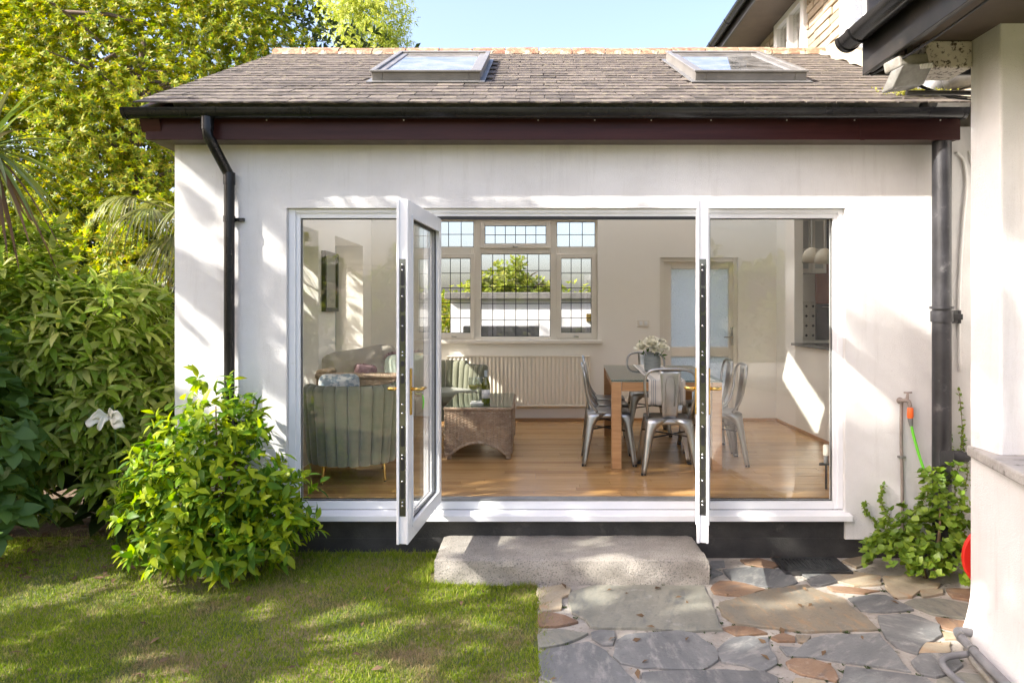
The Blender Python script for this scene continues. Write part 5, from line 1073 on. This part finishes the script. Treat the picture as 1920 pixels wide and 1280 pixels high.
# waste pipes along the foot of the bay
wp = thing('waste_pipes', 'grey plastic waste pipes lying along the foot of the white bay', 'pipe', (2.2, -1.6, GZ))
mb = MB(); mb.tube(spline([(2.28, -1.28, GZ+.05), (2.20, -1.30, GZ+.07), (2.165, -1.34, GZ+.07), (2.13, -1.6, GZ+.06), (2.04, -2.3, GZ+.05)], 6), .022, 12); mb.build('large_pipe', 'grey_plastic', wp, smooth=True)
mb = MB(); mb.tube(spline([(2.14, -1.44, GZ+.045), (2.10, -1.6, GZ+.035), (2.0, -2.2, GZ+.03)], 6), .014, 10); mb.build('small_pipe', 'lamp_metal', wp, smooth=True)
mb = MB(); mb.tube(spline([(2.11, -1.50, GZ+.05), (2.0, -1.52, GZ+.045), (1.955, -1.56, GZ+.03), (1.95, -1.66, GZ+.02), (1.96, -1.8, GZ+.02)], 6), .016, 10); mb.build('branch', 'grey_plastic', wp, smooth=True)
mb = MB(); mb.tube([(2.145, -1.48, GZ+.064), (2.143, -1.495, GZ+.064)], .026, 12); mb.build('pipe_band', 'flashing', wp); mb = MB(); mb.tube([(2.16, -1.36, GZ+.07), (2.158, -1.375, GZ+.07)], .026, 12); mb.build('pipe_band', 'flashing', wp)
# red hose reel peeping round the wing
rr_ = thing('hose_reel', 'red plastic hose reel showing past the corner of the wing', 'hose reel', (2.77, -.72, GZ))
mb = MB(); mb.lathe([(.02, -.06), (.20, -.06), (.205, -.045), (.20, -.03), (.07, -.025), (.07, .045), (.20, .05), (.205, .065), (.2, .08), (.02, .08)], (2.79, -.72, GZ+.23), 28, 'y'); mb.build('drum', 'red_plastic', rr_, smooth='auto'); mb = MB(); mb.tube([(2.68, -.8, GZ+.0), (2.765, -.8, GZ+.25), (2.85, -.8, GZ+.0)], .013, 8); mb.build('stand', 'grey_plastic', rr_)

# ================================================================ planting
def limbs(mb, base, top, r, n, spread, seed=0, wob=.08):
    q = random.Random(seed); base, top = Vector(base), Vector(top); pts = [base.lerp(top, t)+Vector((q.uniform(-wob, wob), q.uniform(-wob, wob), 0))*(1 if 0 < t < 1 else 0) for t in np.linspace(0, 1, 6)]
    mb.tube(spline(pts, 4), [r*(1-.75*i/20) for i in range(21)], 9)
    for i in range(n):
        t = q.uniform(.3, .95); p = base.lerp(top, t); d = Vector((q.uniform(-1, 1)*spread[0], q.uniform(-1, 1)*spread[1], q.uniform(.15, 1)*spread[2])); m_ = p+d*.5+Vector((0, 0, .12*spread[2]))
        k = spline([p, m_, p+d], 4); mb.tube(k, [r*.42*(1-t*.5)*(1-.85*j/(len(k)-1)) for j in range(len(k))], 6)
        for _ in range(2):
            e = m_+Vector((q.uniform(-1, 1)*spread[0], q.uniform(-1, 1)*spread[1], q.uniform(0, .8)*spread[2]))*.5; mb.tube([m_, m_.lerp(e, .5)+Vector((0, 0, .05)), e], [r*.2, r*.13, r*.05], 5)
    return mb
def tree(name, label, base, top, r, blobs, leaf, mat, n_tips, k, size, seed=0, limb=(1.4, 1.4, .9), nl=14, group=None, hole=None, **kw):
    t = thing(name, label, 'tree', base, 0, group); limbs(MB(), base, top, r, nl, limb, seed).build('trunk', 'bark', t, smooth=True)
    P = []; D = []; vol = np.array([b[1][0]*b[1][1]*b[1][2] for b in blobs])**.75; vol /= vol.sum()
    for (c, rad), f in zip(blobs, vol):
        p, d = blob_points(c, rad, int(n_tips*f), shell=.35, lump=.28); P.append(p); D.append(d)
    P, D = np.concatenate(P), np.concatenate(D)
    if hole is not None: kk = ~hole(P); P, D = P[kk], D[kk]
    foliage('crown', mat, t, leaf, *whorl(P, D, k, size, **kw)); return t
# yellow-green maple beside the room
bl = [((-4.5, 3.4, 3.3), (1.2, 1.2, 1.1)), ((-5.7, 3.0, 3.0), (1.5, 1.2, 1.4)), ((-5.0, 3.9, 4.5), (1.7, 1.2, 1.1)), ((-3.75, 4.5, 4.55), (1.05, 1.1, .95)), ((-6.8, 3.6, 4.4), (1.6, 1.3, 1.3)), ((-4.4, 2.7, 2.1), (.8, .8, .8)), ((-5.7, 2.6, 1.9), (1.1, .9, .9)), ((-3.75, 1.75, 1.85), (.60, .5, .55)), ((-5.6, 4.6, 5.8), (2.2, 1.2, 1.0)), ((-7.6, 4.2, 3.2), (1.4, 1.2, 1.6)), ((-3.9, 4.6, 5.6), (1.0, 1.0, .8)), ((-7.0, 4.4, 5.6), (1.4, 1.2, 1.2))]
tree('maple_tree', 'yellow green maple filling the upper left beside the garden room', (-4.9, 3.6, GZ), (-4.7, 3.7, 4.6), .13, bl, leaf_lobed(.062), 'leaf_acer', 17000, 5, .09, seed=3, up=.15, spread=1.5, droop=.35, nl=22)
# dark hedge mass behind the shrubs
hb = [((-4.9, 3.2, .6), (1.2, .9, 1.6)), ((-6.2, 3.4, .8), (1.4, 1.0, 1.9)), ((-7.6, 3.2, 1.2), (1.6, 1.2, 2.2)), ((-5.6, 5.8, 2.4), (2.6, .8, 2.8)), ((-6.2, 6.3, 5.4), (3.4, .8, 2.2)), ((-9, 4.5, 3.5), (1.8, 1.6, 3.5))]
t = thing('back_hedge', 'dark evergreen hedge in the shade behind the shrubs at left', 'hedge', (-5, 3.2, GZ)); Pp = []; Dd = []
for c, r_ in hb: p, d = blob_points(c, r_, 3600, .6); Pp.append(p); Dd.append(d)
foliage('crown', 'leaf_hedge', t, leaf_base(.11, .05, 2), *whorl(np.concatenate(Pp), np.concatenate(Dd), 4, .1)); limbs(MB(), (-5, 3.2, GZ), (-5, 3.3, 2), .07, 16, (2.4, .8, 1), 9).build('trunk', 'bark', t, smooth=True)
# willow and little tip behind the ridge
tree('willow_tree', 'pale feathery willow showing behind the roof ridge', (-4.3, 13, GZ), (-4.1, 13, 8.0), .2, [((-4.15, 13, 8.3), (1.05, 1.0, 2.1)), ((-4.6, 13, 9.2), (.8, .8, 1.3)), ((-3.6, 13, 7.6), (.6, .7, 1.1))], leaf_base(.14, .028, 2), 'leaf_willow', 3800, 5, .14, seed=5, up=-.4, droop=.8, spread=1.2, spr=0) if False else \
tree('willow_tree', 'pale feathery willow showing behind the roof ridge', (-4.3, 13, GZ), (-4.1, 13, 8.0), .2, [((-4.15, 13, 8.3), (1.05, 1.0, 2.1)), ((-4.6, 13, 9.2), (.8, .8, 1.3)), ((-3.6, 13, 7.6), (.6, .7, 1.1))], leaf_base(.14, .028, 2), 'leaf_willow', 3800, 5, .14, seed=5, up=-.4, droop=.8, spread=1.2)
# garden tree off to the left that throws the dappled shade (its crown lies up-sun of lawn, screen and left wall)
sb = random.Random(21); blobs = []
def openness(Y, Z):
    """share of the crown left open to the sun, by the sun-wise plane x = -6"""
    lim = 6.75-1.0*(Y+2.8) if Y < -2.8 else 6.75-1.1*(Y+2.8)
    if Z > lim: return 1
    if -2.55 < Y < -2.0 and 2.2 < Z < 3.9: return 1           # gap over the camellia
    g = math.sin(Y*5.1+Z*2.3+.6)*math.sin(Z*4.3-Y*1.9)+.55*math.sin(Y*9.7-Z*6.1+2)
    return .04+.45*(g > .55)*(0 if Y < -4.0 and Z < 5.2 else 1)+(.10 if Z > 6.6 else 0)
while len(blobs) < 380:
    Y = sb.uniform(-6.6, -1.0); Z = sb.uniform(1.6, 9.2)
    if sb.random() < openness(Y, Z): continue
    x = -6+sb.uniform(-1.3, 1.3); k = (x+6)/2.2; r_ = sb.uniform(.14, .34); blobs.append(((x, Y+k, Z-1.7*k), (r_, r_, r_*.7)))
GAPS = [(-1.93, 1.98, .20), (-2.15, 1.75, .15), (-3.2, 3.44, .17), (-3.45, 3.6, .12), (-3.1, 3.90, .17), (-3.37, 2.74, .14), (-3.6, 2.9, .12), (-3.3, 4.2, .14), (-2.9, 3.05, .09), (-2.75, 4.1, .11), (-2.5, 3.2, .10),
        (-3.3, 4.7, .16), (-3.05, 4.75, .10), (-2.78, 3.75, .10), (-4.0, 5.7, .24), (-3.7, 5.35, .14), (-3.6, 4.5, .13), (-3.95, 4.95, .09), (-4.5, 5.1, .08), (-4.9, 5.9, .10), (-3.0, 5.5, .10), (-2.7, 5.0, .07), (-3.3, 6.1, .12), (-4.3, 7.0, .13), (-5.0, 7.3, .14), (-5.15, 8.0, .16), (-4.85, 6.8, .10)]
GAPS += [(sb.uniform(-2.0, -1.55), sb.uniform(2.9, 5.3), sb.uniform(.04, .10)) for _ in range(13)]
def in_gap(P):
    k = (P[:, 0]+6)/2.2; Yp = P[:, 1]-k; Zp = P[:, 2]+1.7*k; m = np.zeros(len(P), bool)
    for y, z, r_ in GAPS: m |= ((Yp-y)/1.25)**2+(Zp-z)**2 < (r_+.03)**2
    return m
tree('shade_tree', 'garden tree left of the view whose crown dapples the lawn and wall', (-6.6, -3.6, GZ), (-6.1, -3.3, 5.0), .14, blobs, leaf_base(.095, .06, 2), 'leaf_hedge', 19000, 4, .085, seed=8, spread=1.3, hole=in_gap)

def shrub(name, label, base, blobs, leaf, mat, n, k, size, stems, singles=300, smat='twig_tan', cat='shrub', lo=-.6, shell=.7, **kw):
    t = thing(name, label, cat, base); P = []; D = []
    vol = np.array([b[1][0]*b[1][1]*b[1][2] for b in blobs])**.7; vol /= vol.sum()
    for (c, rad), f in zip(blobs, vol): p, d = blob_points(c, rad, int(n*f), shell=shell, lump=.16, lo=lo); P.append(p); D.append(d)
    P, D = np.concatenate(P), np.concatenate(D); kk = P[:, 2] > GZ+.05
    kk &= ~((P[:, 1] > -.09) & (P[:, 0] > -2.56) & (P[:, 0] < 3.1)); P, D = P[kk], D[kk]
    pos, M3 = whorl(P, D, k, size, **kw)
    tip = pos+M3[:, :, 1]*leaf[0][:, 1].max(); kk = ~((tip[:, 1] > -.02) & (tip[:, 0] > -2.52) & (tip[:, 0] < 3.1)); foliage('foliage', mat, t, leaf, pos[kk], M3[kk], singles)
    q = random.Random(3)
    for i in range(stems):
        c, rad = q.choice(blobs); e = Vector(c)+Vector((q.uniform(-.6, .6)*rad[0], q.uniform(-.6, .6)*rad[1], q.uniform(-.1, .6)*rad[2])); b = Vector(base)+Vector((q.uniform(-.07, .07), q.uniform(-.05, .05), -.02)); m_ = b.lerp(e, .5)+Vector((q.uniform(-.06, .06), 0, .08))
        kpts = spline([b, m_, e], 5); mb = MB(); mb.tube(kpts, [.014*(1-.7*j/(len(kpts)-1)) for j in range(len(kpts))], 7); mb.build('stem', smat, t, smooth=True)
    return t
# camellia in front of the wall
shrub('camellia_bush', 'bright glossy camellia bush against the left end of the white wall', (-2.10, -.27, GZ+.03), [((-2.10, -.42, .24), (.52, .34, .44)), ((-2.32, -.42, .04), (.38, .32, .34)), ((-1.86, -.42, .14), (.44, .30, .40)), ((-2.05, -.34, .58), (.34, .22, .26)), ((-1.62, -.40, -.02), (.26, .22, .26)), ((-2.18, -.30, .90), (.05, .05, .13)), ((-1.98, -.28, .86), (.05, .04, .12)), ((-1.80, -.3, .66), (.06, .05, .14)), ((-2.42, -.35, .60), (.07, .05, .14)), ((-2.1, -.47, -.14), (.46, .27, .20)), ((-1.8, -.45, -.16), (.32, .24, .18))], leaf_base(.074, .031, 4, .22, .3), 'leaf_camellia', 1080, 5, .07, 9, 300, lo=-.9, shell=.58, up=.45, spread=1.15, droop=.25, strew=1.4, jitter=.45, sj=.5)
# a few whippy shoots on top of the camellia
# variegated laurel
shrub('spotted_laurel', 'large spotted laurel shrub with long pointed leaves at left', (-3.5, .9, GZ), [((-3.6, .45, .95), (.90, .5, .80)), ((-3.15, .45, .62), (.50, .42, .66)), ((-4.2, .45, 1.15), (.85, .5, .85)), ((-3.7, .40, .2), (.9, .42, .55)), ((-4.4, .4, .3), (.8, .45, .7)), ((-2.95, .35, .15), (.35, .35, .45))], leaf_base(.14, .040, 5, .18, .32, .9), 'leaf_laurel', 2300, 6, .13, 8, 300, lo=-.5, shell=.72, up=.35, spread=1.0, droop=.3, strew=.7, jitter=.35)
# hydrangea at the left edge with small pale flower heads
hy = shrub('hydrangea_bush', 'hydrangea with broad leaves and pale budding heads at the left edge', (-3.9, -.45, GZ), [((-3.72, -.25, .45), (.42, .4, .62)), ((-4.2, -.2, .75), (.5, .4, .55)), ((-3.62, -.38, .0), (.36, .34, .36))], leaf_base(.13, .085, 4, .15, .25, .8), 'leaf_hydrangea', 260, 5, .12, 7, 200, lo=-.4, up=.5, spread=1.3, droop=.2)
q = random.Random(4)
for i in range(14):
    a = q.uniform(-2.2, .6); c = Vector((-3.78+.42*math.cos(a)*q.uniform(.6, 1), -.62+.1*q.random(), q.uniform(.15, 1.02))); mb = MB()
    for j in range(16): an, rr2 = j*2.4, .03*math.sqrt(j/16); mb.lathe([(0, -.004), (.006, 0), (.004, .005), (0, .007)], (c.x+rr2*math.cos(an), c.y+rr2*math.sin(an), c.z+.008*math.cos(j)), 5)
    mb.build('flower_head', 'moss', hy, smooth=True)
# dark broad leaves low down and the white lily
ar = thing('arum_plant', 'dark broad leaved plant low in the shade by the lawn', 'plant', (-3.1, .2, GZ)); p = np.stack([rng.uniform(-3.9, -2.6, 90), rng.uniform(.30, .8, 90), rng.uniform(-.3, .25, 90)], 1); d = unit(np.stack([rng.normal(size=90)*.6, -np.abs(rng.normal(size=90)), rng.uniform(-.3, .6, 90)], 1))
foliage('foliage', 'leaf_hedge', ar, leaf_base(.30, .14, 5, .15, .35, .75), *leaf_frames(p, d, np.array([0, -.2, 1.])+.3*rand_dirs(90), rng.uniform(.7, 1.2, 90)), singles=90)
lc = Vector((PX(205, -.05), -.05, PZ(780, -.05))); ly = thing('white_lily', 'drooping white lily flower in front of the dark leaves', 'flower', (lc.x, -.02, GZ))
mb = MB(); mb.tube(spline([(lc.x+.02, .0, GZ), (lc.x+.03, -.01, .2), (lc.x+.01, -.02, lc.z+.05), lc], 5), .006, 6); mb.build('stem', 'leaf_hydrangea', ly, smooth=True)
for k, (a, ln, wd) in enumerate(((-.5, .15, .09), (.35, .13, .09), (1.1, .15, .085), (2.4, .12, .085), (3.3, .14, .08), (4.3, .13, .10))):
    def pf(u, v, a=a, ln=ln, wd=wd): w = wd*(math.sin(math.pi*min(v*.9+.08, 1))**.6)*(u-.5); r2 = ln*v; ca_, sa_ = math.cos(a), math.sin(a); return lc+Vector((ca_*r2-sa_*w*.3, -.05*math.sin(v*2)-abs(w)*.2, sa_*r2*.55+w*ca_-.03*v*v+.012*math.sin(v*9+k)))
    mb = MB(); mb.grid(pf, 6, 8); mb.build('petal', 'lily_white', ly, smooth=True, solid=.002)
# cordyline palm at the left edge
cd = thing('cordyline', 'cordyline palm with sword shaped leaves at the left edge', 'palm', (-4.05, .35, GZ))
mb = MB(); mb.tube([(-4.05, .35, GZ), (-4.03, .32, .8), (-4.05, .3, 2.5)], [.07, .06, .05], 10); mb.build('trunk', 'bark', cd, smooth=True)
q = random.Random(12); hd = Vector((-4.02, .3, 2.52))
for i in range(84):
    el = q.uniform(-1.0, 1.2); az = q.uniform(0, 6.28); L = q.uniform(.62, .9); d = Vector((math.cos(az)*math.cos(el), math.sin(az)*math.cos(el), math.sin(el))); s = d.cross(Vector((0, 0, 1))).normalized(); dead = el < -.55
    def lf(u, v, d=d, s=s, L=L, dead=dead): w = .024*(1-v)**.6*min(1, .35+v*4); return hd+d*L*v+Vector((0, 0, -(.30 if not dead else .5)*L*v*v))+s*(u-.5)*2*w+Vector((0, 0, 1))*abs(u-.5)*w*.6
    mb = MB(); mb.grid(lf, 2, 9); mb.build('leaf', 'leaf_dead' if dead else 'leaf_cordyline', cd, smooth=True)
# fan palm with drooping fronds beside the wall
fpm = thing('fan_palm', 'shaggy palm with drooping fronds beside the corner of the wall', 'palm', (-3.15, 1.9, GZ))
mb = MB(); mb.tube([(-3.15, 1.9, GZ), (-3.12, 1.85, 1.1), (-3.12, 1.8, 2.05)], [.11, .10, .09], 10); mb.build('trunk', 'bark', fpm, smooth=True)
hd2 = Vector((-3.12, 1.6, 2.1))
for i, (az, el, L) in enumerate(((-1.1, .1, 1.05), (-.6, .2, 1.0), (-1.8, .05, .95), (-.2, .0, .85), (-2.4, .3, .9), (-1.4, -.35, .95), (-.8, -.3, .95), (2.6, .4, .9), (.6, .5, .8), (-1.2, -.6, .9))):
    d = Vector((math.cos(az)*math.cos(el), math.sin(az)*math.cos(el), math.sin(el))); tipb = hd2+d*L*.55+Vector((0, 0, .05)); mb = MB(); mb.tube(spline([hd2, hd2+d*L*.3+Vector((0, 0, .06)), tipb], 4), .008, 5)
    s = d.cross(Vector((0, 0, 1))).normalized()
    for j in range(26):
        a = (j/25-.5)*2.6; dd = (d*math.cos(a)+s*math.sin(a)).normalized(); l2 = L*.62*(1-.25*abs(a)/1.3)*q.uniform(.85, 1.1); w2 = dd.cross(Vector((0, 0, 1))).normalized()
        mb.grid(lambda u, v: tipb+dd*l2*v*(1-.28*v)+Vector((0, 0, -.75*l2*v**2.0))+w2*(u-.5)*.022*(1-v)**.5+Vector((0, 0, abs(u-.5)*.01)), 2, 6)
    mb.build('frond', 'leaf_palm', fpm, smooth=True)
# nasturtium and bindweed in the right-hand corner
shrub('corner_weeds', 'mound of round leaved green weeds in the corner by the soil pipe', (2.55, -.3, GZ), [((2.62, -.30, GZ+.18), (.34, .26, .26)), ((2.40, -.33, GZ+.10), (.26, .2, .20)), ((2.72, -.25, GZ+.42), (.16, .16, .30)), ((2.62, -.48, GZ+.08), (.30, .18, .16))], leaf_base(.042, .042, 3, .12, .2, .7), 'leaf_ivy', 520, 4, .04, 6, 300, cat='plant', lo=-.2, shell=.6, up=.8, spread=1.1, droop=.1)
vn = thing('climbing_weed', 'thin leafy shoots climbing the white wall beside the soil pipe', 'plant', (2.5, -.03, GZ)); q = random.Random(9); Pp = []; Dd = []
for x0, z1, dx in ((2.45, .12, -.05), (2.52, -.02, .12), (2.62, .10, .10), (2.40, .0, -.12), (2.92, .78, .03), (2.9, .6, -.04), (2.96, .45, .02)):
    pts = [Vector((x0+dx*t+.02*math.sin(t*9+x0*7), -.025-.02*q.random(), GZ+.15+(z1-GZ-.15)*t)) for t in np.linspace(0, 1, 9)]; mb = MB(); mb.tube(pts, .0022, 5); mb.build('stem', 'twig_tan', vn, smooth=True)
    for p in spline(pts, 3): Pp.append(p); Dd.append(Vector((q.uniform(-1, 1), -.4, q.uniform(0, .6))))
foliage('foliage', 'leaf_ivy', vn, leaf_base(.028, .02, 3), *whorl(np.array(Pp), unit(np.array(Dd)), 3, .02, up=.2, spread=1.2))
ms = thing('roof_moss', 'patch of yellow moss on the slates near the right end of the gutter', 'moss', RF(2.65, .03, .1)); pp = np.array([RF(2.62+rng.normal()*.10, .03+abs(rng.normal())*.012, .12+abs(rng.normal())*.10) for _ in range(420)])
foliage('tufts', 'moss', ms, leaf_base(.022, .008, 2), *whorl(pp, np.tile([0, -.3, 1.], (len(pp), 1)), 3, .02, up=.5, spread=.7))
# stone edging at the back of the bed
ks = thing('stone_edging', 'low rough stone edging along the back of the flower bed', 'edging', (-3.6, .9, GZ)); x = -4.5
while x < -2.6: L = rs.uniform(.22, .4); mb = MB(); mb.box(x, x+L-.02, .78, .95, GZ-.03, GZ+rs.uniform(.05, .09)); mb.build('edging_stone', 'sill_stone', ks, bevel=.02); x += L

# ================================================================ beyond the back window
ga = thing('garage', 'white flat roofed garage seen through the leaded window', 'garage', (.5, 11.5, GZ))
gx0_, gx1_ = PX(845, 10.5), 4.2
m = MB(); m.box(gx0_, gx1_, 10.5, 15, GZ-.2, PZ(561, 10.5)); m.build('garage_wall', 'garage_white', ga); m = MB(); m.box(gx0_-.12, gx1_+.1, 10.36, 15.1, PZ(561, 10.4)+.002, PZ(548, 10.4)); m.build('parapet', 'garage_grey', ga, bevel=.02)
m = MB(); m.box(PX(1100, 10.3), PX(1112, 10.3), 10.35, 10.499, PZ(602, 10.4), PZ(588, 10.4)); m.build('meter_box', 'brass', ga)
lw = MB(); lw.box(PX(868, 8.6), PX(1010, 8.6), 8.6, 8.85, GZ, PZ(611, 8.6)); lw.box(PX(1048, 8.6), 3.6, 8.6, 8.85, GZ, PZ(613, 8.6)); tag(lw.build('low_wall', 'garage_grey', bevel=.02), 'low dark stone wall in front of the white garage', 'wall')
bt_ = 'trees beyond the garage'
tree('garden_tree', 'rounded pale green tree above the garage roof', (-.6, 19, GZ), (-.5, 19, 2.6), .2, [((-.85, 19, 1.9), (1.05, .9, 1.0)), ((.35, 19, 1.6), (.8, .7, .6)), ((-1.5, 18.6, 1.7), (.8, .7, .8))], leaf_base(.16, .09, 2), 'leaf_far', 1700, 5, .16, 2, group=bt_)
tree('hedge_tree', 'dark green bushy tree left of the garage seen through the leaded window', (-3.2, 11.5, GZ), (-3.2, 11.5, 2), .12, [((-2.6, 11.4, .8), (.75, .7, .95)), ((-2.4, 12, .2), (.5, .6, .8)), ((-4.5, 12, 1.0), (1.1, 1, 1.2))], leaf_base(.12, .06, 2), 'leaf_acer', 1900, 5, .12, 4, group=bt_)
for x, y, h, lab in ((3.6, 19.5, 2.75, 'small dark conifer like tree at right above the garage roof'), (2.2, 20, 2.0, 'low round bush above the middle of the garage roof'), (5.0, 19, 2.0, 'low round bush at the right end of the garage roof')):
    tree('garden_tree', lab, (x, y, GZ), (x, y, h*.7), .1, [((x, y, h*.55), (.75, .7, h*.45)), ((x+.5, y, h*.35), (.8, .7, h*.35))], leaf_base(.14, .08, 2), 'leaf_ivy', 900, 5, .14, 6, group=bt_, nl=8)
tree('garden_tree', 'wide hedge like tree along the skyline behind the garage', (0, 24, GZ), (0, 24, 1.5), .15, [((x_, 24, 1.25), (1.7, 1, 1.0+.25*math.sin(x_*1.7))) for x_ in range(-8, 13, 2)], leaf_base(.2, .11, 2), 'leaf_far', 3600, 5, .2, 7, group=bt_, spread=1.2)

# unseen hedge added behind the viewpoint so the panes reflect dark foliage
t = thing('reflection_hedge', 'tall hedge added behind the viewpoint for the glass to reflect', 'hedge', (0, -13, GZ)); Pp = []; Dd = []
for i in range(9): p, d = blob_points((-12+3*i, -13+.6*math.sin(i*2.3), 1.0), (2.0, 1.2, 2.0+.5*math.sin(i*1.7)), 700, .8); Pp.append(p); Dd.append(d)
foliage('crown', 'leaf_far', t, leaf_base(.26, .15, 2), *whorl(np.concatenate(Pp), np.concatenate(Dd), 4, .2)); limbs(MB(), (0, -13, GZ), (0, -13, 2), .1, 20, (8, .8, 1), 19).build('trunk', 'bark', t, smooth=True)
